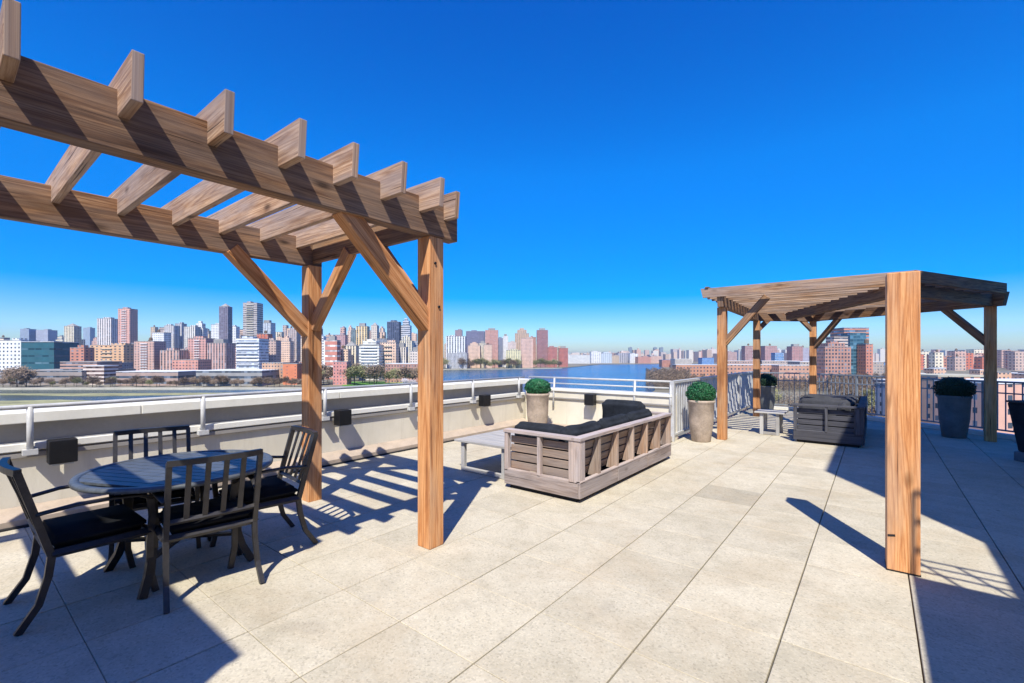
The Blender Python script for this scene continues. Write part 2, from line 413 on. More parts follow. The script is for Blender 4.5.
# west parapet ------------------------------------------------------
def parapet_west():
    t = empty('parapet_wall', (DX0, 0, 0), 0, 'cream parapet wall with white pipe rail along the river side of the terrace', 'wall')
    Y0, Y1 = -8, DY1+.35
    L = lambda x0, x1, z0, z1, name, mat, y1=Y1: MB().box(((x0+x1)/2, (Y0+y1)/2, (z0+z1)/2), (x1-x0, y1-Y0, z1-z0)).build(name, mat, t, .006)
    L(-.35, 0, -.03, .665, 'wall_face', M_cream)
    L(-.35, -.10, .666, .925, 'upper_face', M_band, DY1+.1)  # coping's shade on this face is put into its grey colour
    yy = Y0
    while yy < Y1:
        y2 = min(Y1, yy+2.35); MB().box((-.2075, (yy+y2)/2, .97), (.425, y2-yy-.008, .10)).build('coping_stone', M_coping, t, .006); yy = y2
    L(-.12, .05, .667, .735, 'ledge', M_coping, DY1-.02)
    L(.001, .04, .60, .65, 'conduit', M_band, DY1-.02)
    k = MB(); n0 = DY1
    k.v = [Vector(q) for q in ((.002, Y0, .02), (.20, Y0, .02), (.20, Y0, .07), (.002, Y0, .15), (.002, n0, .02), (.20, n0, .02), (.20, n0, .07), (.002, n0, .15))]
    for f in ([0, 1, 2, 3], [4, 7, 6, 5], [1, 5, 6, 2], [2, 6, 7, 3], [0, 3, 7, 4], [0, 4, 5, 1]): k.face(f, [(0, 0), (1, 0), (1, 1), (0, 1)])
    k.build('kerb', M_tan, t)
    MB().box((.215, (Y0+DY1)/2, .008), (.03, DY1-Y0, .02)).build('foot_strip', M_gap, t)  # near-black strip along the foot of the kerb
    MB().tube([(.10, Y0, 1.08), (.10, DY1-.1, 1.08)], .021, 12).build('handrail', M_white, t)
    for px in (30, 203, 325, 411, 473, 519):
        kk = (px-512)/F; d = (DX0+.1)/(kk*cc-ss); y = d*(kk*ss+cc)
        q = MB(); q.tube([(.10, y, 1.08), (.10, y, .66)], .024, 10); q.tube([(.10, y, .74), (.03, y, .69)], .022, 8)
        q.box((.10, y, .66), (.08, .10, .05)).build('rail_post', M_white, t)
    q = MB(); y = -1.6
    q.tube([(.10, y, 1.08), (.10, y, .66)], .024, 10); q.build('rail_post', M_white, t)
parapet_west()
def parapet_north():
    t = empty('parapet_wall', (DX0, DY1, 0), 0, 'low cream parapet with two thin white rails behind the sofa and corner planter', 'wall')
    X1 = FX-DX0
    L = lambda y0, y1, z0, z1, name, mat, x0=.06: MB().box(((x0+X1)/2, (y0+y1)/2, (z0+z1)/2), (X1-x0, y1-y0, z1-z0)).build(name, mat, t, .005)
    L(0, .3, -.03, .80, 'wall_face', M_cream)
    L(-.03, .34, .802, .85, 'coping', M_coping)
    L(-.035, .0, .64, .67, 'conduit', M_band)
    L(-.14, -.002, .0, .10, 'kerb', M_tan, .21)
    MB().tube([(.1, .08, 1.08), (X1, .08, 1.08)], .02, 10).build('handrail', M_white, t)
    MB().tube([(.1, .08, .96), (X1, .08, .96)], .014, 10).build('mid_rail', M_white, t)
    for px in (554.5, 635, 671):
        kk = (px-512)/F; d = (DY1+.02)/(kk*ss+cc); x = d*(kk*cc-ss) - DX0
        MB().tube([(x, .02, 1.08), (x, -.03, .45)], .022, 10).build('rail_post', M_white, t)
parapet_north()

# wall lamps
def lamp(x, y, z, ang, label):
    t = empty('wall_lamp', (x, y, z), ang, label, 'wall light', 'black square wall lamps')
    hh_ = MB().box((0, .09, 0), (.20, .15, .22)).build('lamp_housing', M_black, t, .008)
    MB().box((0, .008, 0), (.12, .015, .14)).build('mounting_plate', M_band, t)
    MB().box((0, .09, -.118), (.15, .1, .014)).build('lens', M_white, hh_)
def westY(px, x=DX0): kk = (px-512)/F; d = x/(kk*cc-ss); return d*(kk*ss+cc)
lamp(DX0+.06, westY(62, DX0+.13), .645, R(-90), 'largest looking black square wall lamp on the parapet left of the round table')
lamp(DX0+.06, westY(342, DX0+.13), .655, R(-90), 'black square wall lamp on the parapet behind the slatted chair right of the table')
lamp(DX0+.06, westY(484, DX0+.13), .665, R(-90), 'black square wall lamp on the parapet above the low teak coffee table')
kk = (591-512)/F; d = (DY1-.1)/(kk*ss+cc)
lamp(d*(kk*cc-ss), DY1-.04, .68, R(180), 'black square wall lamp on the back parapet right of the corner planter')

# white picket fence (west edge of far terrace)
def picket_fence():
    t = empty('picket_fence', (FX, DY1, 0), 0, 'white metal picket fence running away beside the leftmost post of the far pergola', 'fence')
    L = 15.1-DY1
    MB().box((0, L/2, 1.075), (.06, L, .05)).build('top_rail', M_white, t, .004)
    MB().box((0, L/2, .12), (.04, L, .04)).build('bottom_rail', M_white, t, .004)
    for i in range(5): MB().box((0, .03+i*(L-.06)/4, .55), (.07, .07, 1.1)).build('fence_post', M_white, t, .004)
    q = MB(); n = int(L/.135)
    for i in range(1, n): q.box((0, i*L/n, .6), (.022, .05, .92))
    q.build('pickets', M_white, t)
picket_fence()
def rail_fence(a, b, label, post=1.25):
    a = Vector((a[0], a[1], 0)); b = Vector((b[0], b[1], 0)); L = (b-a).length; ang = math.atan2(b.y-a.y, b.x-a.x)
    t = empty('metal_railing', a, ang, label, 'railing')
    MB().box((L/2, 0, 1.06), (L, .045, .035)).build('top_rail', M_rail, t, .004)
    MB().box((L/2, 0, .85), (L, .03, .025)).build('mid_rail', M_rail, t)
    MB().box((L/2, 0, .15), (L, .03, .03)).build('bottom_rail', M_rail, t)
    n = max(1, round(L/post))
    for i in range(n+1): MB().box((min(L-.03, max(.03, i*L/n)), 0, .53), (.045, .045, 1.06)).build('railing_post', M_rail, t, .003)
    q = MB(); n = int(L/.12)
    for i in range(1, n): q.box((i*L/n, 0, .6), (.016, .016, .9))
    q.build('balusters', M_rail, t)
    MB().box((L/2, .03, .045), (L, .14, .09)).build('kerb', M_coping, t, .005)
rail_fence((-2.85, 15.16), (-1.42, 15.16), 'short blue grey railing at the far corner behind the small distant planter')
rail_fence((-1.4, 15.14), (3.7, 11.05), 'long blue grey baluster railing running behind the far pergola to the right edge')

# ------------------------------------------------------------------ left pergola
def knee(name, p0, p1, mat, parent, w=.09, h=.14):
    a, b_ = Vector(p0), Vector(p1); return MB().board(a, b_, w, h).build(name, mat, parent, .006)
def pergola_left():
    ax, ay = -2.865, 2.535; bx = -4.77
    t = empty('pergola', (ax, ay, 0), 0, 'large weathered timber pergola over the round dining table at left', 'pergola')
    zb, zt = 2.515, 2.80; ye = -1.5-ay; yn = .225
    for x, y in ((0, 0), (bx-ax, 0), (0, -1.35-ay), (bx-ax, -1.35-ay)):
        MB().box((x, y, zb/2-.001), (.15, .15, zb+.0)).build('post', M_post, t, .006)
    MB().box((.06-.03, (yn+ye)/2, (zb+zt)/2), (.11, yn-ye, zt-zb)).build('beam', M_beam, t, .006)
    MB().box((bx-ax, (.09+ye)/2, (zb+zt)/2-.002), (.10, .09-ye, zt-zb)).build('beam', M_beam, t, .006)
    ts = [.173, .53, .888, 1.245, 1.607, 1.98, 2.355, 2.70, 3.05, 3.40, 3.75]
    x0, x1 = bx-ax-.33, .33
    for tt in ts:
        j = random.uniform(-.012, .012)
        q = MB(); q.board((x0, -tt, 2.778), (x1+j, -tt+random.uniform(-.006, .006), 2.778), .046, .212, cut0=.03, cut1=.02)
        q.build('rafter', M_rafter, t, .004)
    q = MB(); q.board((x0, .09, 2.77), (.23, .09, 2.77), .046, .21, cut0=.03, cut1=.02); q.build('rafter', M_rafter, t, .004)
    MB().board((bx-ax+.06, .0, 2.655), (-.03, .0, 2.655), .05, .23).build('tie_beam', M_beam, t, .004)
    for x, sx in ((0, -1), (bx-ax, 1)):
        knee('knee_brace', (x, -.03, 1.80), (x, -.80, 2.56), M_post, t, .12, .13)
        knee('knee_brace', (x+sx*.05, -.0, 1.86), (x+sx*.74, .0, 2.58), M_post, t, .09, .12)
    # bolts
    for (x, y, z) in ((.078, -.02, 2.30), (.078, .02, 1.95)): MB().tube([(x-.01, y, z), (x+.006, y, z)], .011, 8).build('bolt', M_metal, t)
pergola_left()

# ------------------------------------------------------------------ free-standing post
def near_post():
    t = empty('timber_post', (.150, 4.385, 0), R(2), 'tall thick orange brown timber post standing alone in front of the far pergola', 'post')
    MB().box((0, 0, 1.075), (.185, .185, 2.15)).build('shaft', M_post, t, .008)
    MB().box((0, 0, .006), (.19, .19, .012)).build('base_plate', M_metal, t)
    q = MB().board((-.086, -.0925, .255), (-.045, -.0925, .262), .006, .014); q.build('split', M_gap, t)
near_post()

# ------------------------------------------------------------------ right pergola
def pergola_right():
    P2, P3, P4, P5, P6 = Vector((-2.24, 9.12)), Vector((-2.40, 13.15)), Vector((-1.28, 14.2)), Vector((1.63, 11.95)), Vector((.33, 9.05))
    t = empty('pergola', (0, 0, 0), 0, 'five cornered timber pergola over the charcoal sofa at the far right', 'pergola')
    for p_, ang in ((P2, 0), (P3, .0), (P4, 0), (P5, 0), (P6, 0)):
        MB().box((p_.x, p_.y, 1.225), (.15, .15, 2.45), ang).build('post', M_post if p_ is not P5 else M_post, t, .006)
    def bm_(a, b_, e0, e1, z0=2.45, z1=2.67, w=.10, nm='beam'):
        dr = (b_-a).normalized(); a = a-dr*e0; b_ = b_+dr*e1
        MB().board((a.x, a.y, (z0+z1)/2), (b_.x, b_.y, (z0+z1)/2), w, z1-z0, cut0=.05, cut1=.05).build(nm, M_beam, t, .005)
    bm_(P2, P3, .22, .2); bm_(P3, P4, .2, .2, 2.448, 2.668); bm_(P4, P5, .2, .25, 2.446, 2.69); bm_(P6, P5, .15, .1, 2.452, 2.672)
    mid = (P3+P4)/2
    bm_(P6, mid, .0, -.25, 2.46, 2.68, .14, 'centre_beam')
    # rafters along x clipped to the plan
    poly = [(-2.56, 8.86), (.42, 8.86), (1.77, 11.55), (-1.2, 14.62), (-1.55, 14.62), (-2.62, 13.55)]
    y = 8.9; n = len(poly)
    while y < 14.5:
        xs = []
        for i in range(n):
            a, b_ = poly[i], poly[(i+1) % n]
            if (a[1]-y)*(b_[1]-y) < 0: xs.append(a[0]+(b_[0]-a[0])*(y-a[1])/(b_[1]-a[1]))
        if len(xs) >= 2:
            MB().board((min(xs), y, 2.715), (max(xs), y, 2.715), .045, .17, cut0=.04, cut1=.04).build('rafter', M_rafter, t, .004)
        y += .315
    a, b_ = Vector((.44, 8.93)), Vector((1.76, 11.55))
    MB().board((a.x, a.y, 2.72), (b_.x, b_.y, 2.72), .04, .18).build('fascia_board', M_beam, t, .004)
    # thin top laths
    for xx, ya, yb in ((-2.45, 8.86, 13.5),):
        MB().board((xx, ya, 2.815), (xx, yb, 2.815), .06, .025).build('lath', M_beam, t)
    def kn(p_, dx, dy, mat=M_post, up=2.5):
        L = math.hypot(dx, dy); ux, uy = dx/L, dy/L
        knee('knee_brace', (p_.x+ux*.03, p_.y+uy*.03, 1.78), (p_.x+ux*.74, p_.y+uy*.74, up), mat, t, .09, .12)
    kn(P2, 1, 0, M_beam, 2.6)
    kn(P4, P5.x-P4.x, P5.y-P4.y, M_beam)
    kn(P5, P4.x-P5.x, P4.y-P5.y, M_beam)
    for pa, pb in ((P3, P4), (P4, P3)):          # short curved gussets under the far beam
        dr = (pb-pa).normalized(); q = MB()
        q.board((pa.x+dr.x*.03, pa.y+dr.y*.03, 2.22), (pa.x+dr.x*.36, pa.y+dr.y*.36, 2.53), .08, .11)
        q.build('knee_brace', M_beam, t, .006)
pergola_right()

# ------------------------------------------------------------------ bulkheads outside the frame (they cast the big shadows)
def bulkhead():
    t = empty('stair_bulkhead', (2.1, 3.1, 0), 0, 'tall cream stair bulkhead at the right, its shadow lying over the far pergola', 'building')
    MB().prism([(0, 0), (4, 0), (4, 7.1), (0, 7.1)], 0, 6.9).build('wall', M_cream, t)
    MB().prism([(0, -9), (4, -9), (4, 0), (0, 0)], 0.0, 3.66).build('lower_wall', M_cream, t)
    MB().prism([(-.83, -5.0), (-.002, -5.0), (-.002, -.59), (-.83, -.59)], 2.66, 2.8).build('canopy', M_coping, t)
    MB().box((-.02, -2.6, 1.05), (.04, .95, 2.1)).build('door', M_rail, t)
    q = MB()     # guard rail on the canopy roof
    for x in (-.78, -.55, -.3, -.05): q.tube([(x, -.65, 2.8), (x, -.65, 3.5)], .015, 6)
    for z in (3.1, 3.3, 3.5): q.tube([(-.78, -.65, z), (-.05, -.65, z)], .015, 6)
    q.build('guard_rail', M_metal, t)
bulkhead()
def chimney():
    t = empty('brick_chimney', (-1.04, -1.59, 0), 0, 'square brick chimney stack behind the viewer beside the dining area', 'chimney')
    MB().prism([(-1.75, -1.4), (0, -1.4), (0, 0), (-1.75, 0)], 0, 3.98).build('stack', facade((.34, .19, .13)), t)
    MB().prism([(-1.78, -1.43), (.015, -1.43), (.015, .015), (-1.78, .015)], 3.99, 4.06).build('cap', M_coping, t)
chimney()

# ------------------------------------------------------------------ dining set
def dining_table(x, y, r):
    t = empty('dining_table', (x, y, 0), 0, 'round blue grey slatted dining table between four dark chairs', 'table')
    q = MB()
    q.lathe([(r-.045, .705), (r, .705), (r+.004, .72), (r-.003, .735), (r-.045, .735), (r-.045, .705)], n=72)
    q.build('table_rim', M_table, t)
    q = MB(); w = .075; k = int(r/w)+1
    for i in range(-k, k+1):
        yy = i*w; rr = r-.04
        if abs(yy)+w/2 > rr: continue
        h = math.sqrt(rr*rr-(abs(yy)+w/2-.004)**2); h2 = math.sqrt(max(0, rr*rr-(abs(yy)-w/2+.004)**2))
        ylo, yhi = yy-w/2+.004, yy+w/2-.004
        hl = math.sqrt(max(0, rr*rr-ylo*ylo)); hh = math.sqrt(max(0, rr*rr-yhi*yhi))
        q.prism([(-hl, ylo), (hl, ylo), (hh, yhi), (-hh, yhi)], .715, .731)
    o = q.build('tabletop', M_table, t); o.rotation_euler = (0, 0, R(25))
    q = MB(); q.lathe([(r-.27, .67), (r-.25, .67), (r-.25, .71), (r-.27, .71)], n=48); q.build('apron', M_metal, t)
    for a in (-41, 49, 139, 229):
        c, s_ = math.cos(R(a)), math.sin(R(a))
        pts = [(c*rr, s_*rr, z) for rr, z in ((.36, .70), (.37, .62), (.35, .45), (.36, .28), (.41, .12), (.48, .0))]
        MB().tube(pts, .032, 4, flat=(1, 1)).build('leg', M_metal, t)
    q = MB()
    for a in (-41, 49):
        c, s_ = math.cos(R(a)), math.sin(R(a)); q.board((-c*.38, -s_*.38, .212), (c*.38, s_*.38, .212), .04, .02)
    q.build('stretcher', M_metal, t)
dining_table(-4.03, 1.14, .60)

def make_chair(mat, label):
    t = empty('dining_chair', (0, 0, 0), 0, label, 'chair', 'slat back dining chairs round the table')
    fr = MB()
    for sx in (-1, 1): fr.tube([(sx*.255, -.22, .40), (sx*.26, .24, .40)], .024, 4)
    fr.tube([(-.26, .235, .40), (.26, .235, .40)], .024, 4); fr.tube([(-.255, -.22, .40), (.255, -.22, .40)], .024, 4)
    for i in range(4): fr.board((-.18+i*.12, -.21, .405), (-.18+i*.12, .23, .405), .04, .01)
    fr.build('seat_frame', mat, t)
    bk = MB()
    def bp(x, s):                       # back surface point; s 0..1 up
        return (x, -.225-.13*s-.035*math.cos(x/.26*1.5)*s, .40+.50*s)
    for sx in (-1, 1): bk.tube([bp(sx*.25, i/6) for i in range(7)], .021, 4, flat=(1, 1.2))
    bk.tube([bp(-.26+.52*i/10, 1) for i in range(11)], .024, 4, flat=(1, 1.1))
    bk.tube([bp(-.25+.5*i/8, .22) for i in range(9)], .018, 4)
    for i in range(4):
        x = -.15+.10*i; bk.board(bp(x, .22), bp(x, .99), .03, .012, up=(0, 1, 0))
    bk.build('backrest', mat, t)
    for sx in (-1, 1):
        MB().tube([(sx*.25, -.22, .41), (sx*.25, -.235, .28), (sx*.255, -.275, .13), (sx*.262, -.36, .0)], [.022, .021, .02, .02], 4, flat=(1, 1.2)).build('leg', mat, t)
        MB().tube([(sx*.265, .235, .63), (sx*.262, .25, .5), (sx*.26, .235, .34), (sx*.262, .235, .15), (sx*.27, .265, .0)], .021, 4, flat=(1, 1.2)).build('leg', mat, t)
        MB().tube([(sx*.252, -.285, .645), (sx*.275, -.12, .668), (sx*.285, .05, .668), (sx*.28, .18, .655), (sx*.267, .245, .62)], .021, 6, flat=(1.3, .6)).build('armrest', mat, t)
    cu = MB(); pr = []
    bmx = bmesh.new(); bmesh.ops.create_cube(bmx, size=1)
    bmesh.ops.scale(bmx, verts=bmx.verts, vec=(.49, .46, .075)); bmesh.ops.bevel(bmx, geom=bmx.edges[:], offset=.028, segments=3, affect='EDGES')
    me = bpy.data.meshes.new('seat_cushion'); bmx.to_mesh(me); bmx.free(); me.materials.append(M_cushb)
    for pl in me.polygons: pl.use_smooth = True
    o = bpy.data.objects.new('seat_cushion', me); COL.objects.link(o); o.parent = t; o.location = (0, .0, .455)
    return t
def place_chair(t, bl, br, out):
    """bl, br = ground px points of the two rear feet (left/right as seen sitting)"""
    bl, br = Vector(bl), Vector(br); m = (bl+br)/2; ex = (br-bl).normalized()
    ang = math.atan2(ex.y, ex.x); fwd = Vector((-ex.y, ex.x))
    q = m + fwd*.36; t.location = (q.x, q.y, 0); t.rotation_euler = (0, 0, ang)
ch = make_chair(M_metalg, 'dark slat back chair nearest the camera, its back turned to the viewer')
place_chair(ch, gp(172, 612), gp(258, 585), 0)
c2 = copy_tree(ch); c2['label'] = 'dark armchair cut by the left edge, facing right toward the round table'
place_chair(c2, gp(6, 604), gp(17, 636), 0)
c3 = copy_tree(ch); c3['label'] = 'slat back chair at the right end of the round table beside the rear pergola post'
place_chair(c3, gp(316, 543), gp(293, 526.6), 0)
c4 = copy_tree(ch); c4['label'] = 'dark chair behind the round table in front of the parapet, facing the camera'
f4 = Vector((.98, -.2)).normalized()
c4.location = (-4.60, 1.12, 0); c4.rotation_euler = (0, 0, math.atan2(f4.y, f4.x)-math.pi/2)

# ------------------------------------------------------------------ sofas, coffee tables
def cushion(name, c, size, mat, parent, rot=(0, 0, 0), bev=.06, seed=0):
    rnd = random.Random(seed); ph = [rnd.uniform(0, 6) for _ in range(4)]
    bmx = bmesh.new(); bmesh.ops.create_cube(bmx, size=1)
    bmesh.ops.scale(bmx, verts=bmx.verts, vec=size)
    bmesh.ops.bevel(bmx, geom=bmx.edges[:], offset=.045, segments=3, affect='EDGES')
    bmesh.ops.subdivide_edges(bmx, edges=[e for e in bmx.edges if e.calc_length() > .1], cuts=7, use_grid_fill=True)
    for v in bmx.verts:
        x, y, z = (2*v.co[i]/size[i] for i in range(3))
        g = (1-x*x)*(1-y*y); h = (1-y*y)*(1-z*z)
        v.co.z += math.copysign(.012, z)*g + .010*math.sin(5*x+ph[0])*math.sin(4*y+ph[1])
        v.co.x += math.copysign(.010, x)*h + .008*math.sin(6*y+ph[2])*math.sin(5*z+ph[3])
    me = bpy.data.meshes.new(name); bmx.to_mesh(me); bmx.free(); me.materials.append(mat)
    for pl in me.polygons: pl.use_smooth = True
    o = bpy.data.objects.new(name, me); COL.objects.link(o); o.parent = parent; o.location = c; o.rotation_euler = rot
    s = o.modifiers.new('sub', 'SUBSURF'); s.levels = 1; s.render_levels = 1
    return o
def make_sofa(loc, mat, matc, label, heap=False, rz=0):
    Wd, Ln = 1.02, 2.73
    t = empty('outdoor_sofa', loc, rz, label, 'sofa', 'slatted timber outdoor sofas')
    fr = MB()
    for y0 in (0, .91, 1.82):                       # bottom boards per module along the back
        fr.board((Wd-.012, y0+.006, .135), (Wd-.012, y0+.904, .135), .024, .17)
    fr.board((.0, .012, .135), (Wd-.026, .012, .135), .024, .17); fr.board((.0, Ln-.012, .135), (Wd-.026, Ln-.012, .135), .024, .17)
    fr.board((.012, .03, .16), (.012, Ln-.03, .16), .024, .12)
    fr.build('base_frame', mat, t, .003)
    q = MB(); q.box((.5, Ln/2, .025), (.9, Ln-.1, .05)); q.build('plinth', M_gap, t)
    q = MB()
    q.board((Wd-.045, -.01, .672), (Wd-.045, Ln+.01, .672), .11, .035)
    for y0 in (.0, .455, .91, 1.365, 1.82, 2.275, 2.73):
        w = .045; yy = min(max(y0, .07), Ln-.03)
        if y0 == 0:
            q.box((Wd-.03, .0+.055, .43), (.06, .11, .45)); continue
        # tapered fin
        qq = q; q = MB(); b0 = 0; a = yy-w/2; b_ = yy+w/2; ro = random.uniform(0, 30)
        for yy2 in (a, b_):
            for (x, z) in ((Wd-.004, .205), (Wd-.15, .205), (Wd-.05, .655), (Wd-.004, .655)): q.v.append(Vector((x, yy2, z)))
        q.face([b0, b0+1, b0+2, b0+3], [(ro, 0), (ro, .19), (ro+.45, .06), (ro+.45, 0)]); q.face([b0+7, b0+6, b0+5, b0+4], [(ro+.45, 0), (ro+.45, .06), (ro, .19), (ro, 0)])
        for k in range(4):
            k2 = (k+1) % 4; q.face([b0+k2, b0+k, b0+4+k, b0+4+k2], [(ro, 0), (ro+.4, 0), (ro+.4, .05), (ro, .05)])
        q.build('bracket', M_fin if mat is M_grey else mat, t, .003); q = qq
    q.board((Wd-.02, .0, .225), (Wd-.02, Ln, .225), .05, .018)
    q.build('back_frame', mat, t, .003)
    q = MB()
    for k in range(4):
        z0 = .27+k*.1; f = (z0-.21)/.45; x = Wd-.165+.10*f
        q.board((x, .05, z0), (x, Ln-.05, z0), .018, .088, up=(.28, 0, 1))
    q.build('backrest', M_sofaslat if mat is M_grey else mat, t, .002)
    for yy, sg in ((0, 1), (Ln, -1)):
        a = MB(); sl = MB()
        a.board((-.01, yy+sg*.045, .672), (Wd-.1, yy+sg*.045, .672), .11, .035)
        a.box((.0+.025, yy+sg*.03, .43), (.05, .06, .45)); a.box((.49, yy+sg*.03, .43), (.04, .06, .45)); a.box((Wd-.1, yy+sg*.03, .43), (.08, .06, .45))
        a.board((0, yy+sg*.03, .222), (Wd-.02, yy+sg*.03, .222), .055, .016)
        for k in range(4):
            z0 = .27+k*.1; x0 = 0
            sl.board((.05, yy+sg*(.075), z0), (Wd-.14, yy+sg*(.075), z0), .018, .082)
        ar = a.build('armrest', mat, t, .003); sl.build('side_slats', M_sofaslat if mat is M_grey else mat, ar, .002)
    for i in range(3): cushion('seat_cushion', (.42, .50+i*.865, .36), (.78, .86, .17), matc, t, seed=i)
    if not heap:
        for i in range(3): cushion('back_cushion', (.70, .54+i*.83, .55), (.18, .80, .40), matc, t, (0, R(10), R(-1+i)), seed=5+i)
        cushion('side_cushion', (.36, .235, .565), (.74, .17, .38), matc, t, (R(-4), 0, 0), seed=9)
        cushion('side_cushion', (.36, Ln-.24, .65), (.70, .18, .42), matc, t, (R(6), 0, 0), seed=12)
    else:
        for i in range(3): cushion('back_cushion', (.72, .54+i*.83, .56), (.16, .80, .36), matc, t, (0, R(10), R(-1+i)), seed=25+i)
        cushion('side_cushion', (.44, .32, .60), (.78, .17, .36), matc, t, (R(-12), 0, R(3)), seed=22)
        cushion('stacked_cushion', (.42, .95, .66), (.82, .8, .17), matc, t, (R(-9), R(6), R(8)), seed=31)
        cushion('stacked_cushion', (.45, 1.7, .60), (.80, .8, .17), matc, t, (R(7), R(-4), R(-6)), seed=33)
    return t
make_sofa((-3.44, 4.19, 0), M_grey, M_cush, 'silvery weathered timber sofa with charcoal cushions, seen from behind in the sun')
M_cushn = plain('dark_grey_outdoor_fabric', (.05, .052, .062), .85, 0, .25, 3, .2, .2)
make_sofa((-1.17, 9.66, 0), M_char, M_cushn, 'charcoal painted timber sofa heaped with dark cushions under the far pergola', True)

def coffee_table(loc, rz, L, Wd, H, label, mat, n):
    t = empty('coffee_table', loc, rz, label, 'table')
    q = MB(); w = Wd/n
    for i in range(n): q.board((0, w*(i+.5), H-.014), (L, w*(i+.5), H-.014), w-.008, .028)
    q.build('tabletop', mat, t, .003)
    for x in (.12, L-.12):
        for y in (.07, Wd-.07): MB().box((x, y, (H-.03)/2), (.06, .05, H-.032)).build('leg', mat, t, .003)
        MB().board((x, .1, H-.05), (x, Wd-.1, H-.05), .05, .035).build('crossbar', mat, t, .003)
    for y in (.07, Wd-.07): MB().board((.15, y, .03), (L-.15, y, .03), .05, .05).build('runner', mat, t, .003)
coffee_table((-4.50, 4.40, 0), 0, .95, 1.25, .42, 'low bleached slatted coffee table on sled legs left of the silvery sofa', M_slat, 8)
coffee_table((-1.90, 10.15, 0), 0, .52, .55, .45, 'small pale side table left of the charcoal sofa under the far pergola', M_slat, 5)

# ------------------------------------------------------------------ planters
def planter(x, y, label, rt=.235, rb=.165, H=.75, rball=.255, mat=M_pot, leaf=M_leaf, zs=.9, sq=False, seed=1):
    t = empty('planter', (x, y, 0), 0, label, 'planter', 'tall planters with clipped box balls')
    MB().lathe([(rb-.01, 0), (rb, .01), (rb+(rt-rb)*.45+.012, H*.45), (rt-.012, H*.93), (rt+.004, H*.95), (rt+.004, H), (rt-.03, H), (rt-.035, H-.05)], n=40).build('pot', mat, t); pot = t.children[-1] if t.children else t
    MB().lathe([(rt-.04, H-.06), (.01, H-.045)], n=24).build('soil', M_soil, pot)
    rnd = random.Random(seed); q = MB()
    c = Vector((0, 0, H+rball*.42))
    for i in range(5200):
        # leaves over a dense shell
        u = rnd.uniform(-1, 1); a = rnd.uniform(0, 6.283); s_ = math.sqrt(1-u*u)
        dr = Vector((s_*math.cos(a), s_*math.sin(a), u))
        lump = 1+.05*math.sin(dr.x*9+seed)*math.sin(dr.y*8+2)+.04*math.sin(dr.z*11+dr.x*5)
        rr = rball*lump*rnd.uniform(.86, 1.02); pz = c+Vector((dr.x*rr, dr.y*rr, dr.z*rr*zs))
        if pz.z < H-.03: continue
        nrm = (dr+Vector((rnd.uniform(-.8, .8), rnd.uniform(-.8, .8), rnd.uniform(-.8, .8)))).normalized()
        tx = nrm.cross(Vector((rnd.random(), rnd.random(), rnd.random()))).normalized(); ty = nrm.cross(tx); z = rnd.uniform(.011, .019)
        b = len(q.v); q.v += [pz-tx*z, pz+ty*z*.55, pz+tx*z, pz-ty*z*.55]; q.face([b, b+1, b+2, b+3], [(0, 0), (1, 0), (1, 1), (0, 1)])
    fo = q.build('foliage', leaf, t)
    s = MB(); s.lathe([(rball*.3*1, c.z-rball*.7), (rball*.80, c.z-rball*.3), (rball*.82, c.z+rball*.25), (rball*.45, c.z+rball*.66), (.02, c.z+rball*.74)], n=20); s.build('inner_foliage', leaf, fo)
planter(-2.50, 8.70, 'sandstone planter with round clipped box ball beside the leftmost post of the far pergola', seed=1)
planter(-5.37, 7.60, 'tapered stone planter with bushy green box ball in the parapet corner behind the sofa', .24, .17, .80, .26, zs=.72, seed=2)
planter(-2.42, 14.6, 'small looking box ball planter in the shade at the farthest corner', .23, .17, .72, .26, M_pot_shade, M_leaf_shade, seed=3)
planter(1.17, 12.12, 'planter and box ball coloured dark for the shade beside the right pergola post', .25, .175, .80, .30, M_pot_shade, M_leaf_shade, zs=.75, seed=4)
# right edge dark armchair
def shade_chair():
    x, y = gp(1047, 464)
    t = empty('covered_planter', (x, y, 0), R(-52), 'black tapered planter box on a pale base cut by the right edge', 'planter')
    q = MB(); b = 0
    q.v = [Vector(v) for v in ((-.20, -.20, .14), (.20, -.20, .14), (.20, .20, .14), (-.20, .20, .14), (-.28, -.28, .86), (.28, -.28, .86), (.28, .28, .86), (-.28, .28, .86))]
    for f in ([0, 3, 2, 1], [4, 5, 6, 7], [0, 1, 5, 4], [1, 2, 6, 5], [2, 3, 7, 6], [3, 0, 4, 7]): q.face(f, [(0, 0), (1, 0), (1, 1), (0, 1)])
    q.build('box', M_cush, t, .02)
    MB().box((0, 0, .07), (.46, .46, .14)).build('base', M_pot_shade, t, .01)
    MB().box((0, 0, .875), (.58, .58, .03)).build('lid', M_cushn, t, .008)
shade_chair()

# ------------------------------------------------------------------ land, water
GZ = -30
tag(MB().poly([(-9000, -3000), (9000, -3000), (9000, 14000), (-9000, 14000)], GZ-1.2).build('water', M_water), kind='structure')
def land(name, pts, z, mat, thick=1.5):
    q = [at(*p_) for p_ in pts]
    a = sum(q[i][0]*q[(i+1) % len(q)][1]-q[(i+1) % len(q)][0]*q[i][1] for i in range(len(q)))
    if a < 0: q = q[::-1]
    tag(MB().prism(q, z-thick, z).build(name, mat), kind='structure')
land('far_shore_ground', [(-900, 448), (0, 452), (300, 455), (432, 462), (437, 640), (436, 1080), (500, 1120), (560, 1200), (600, 1750), (700, 1900), (1000, 2600), (3200, 2600), (2600, 12000), (-900, 12000)], GZ, M_land)
land('seawall', [(-900, 440), (0, 444), (300, 447), (436, 454), (436, 463), (300, 456), (0, 453), (-900, 449)], GZ+.3, M_bank)
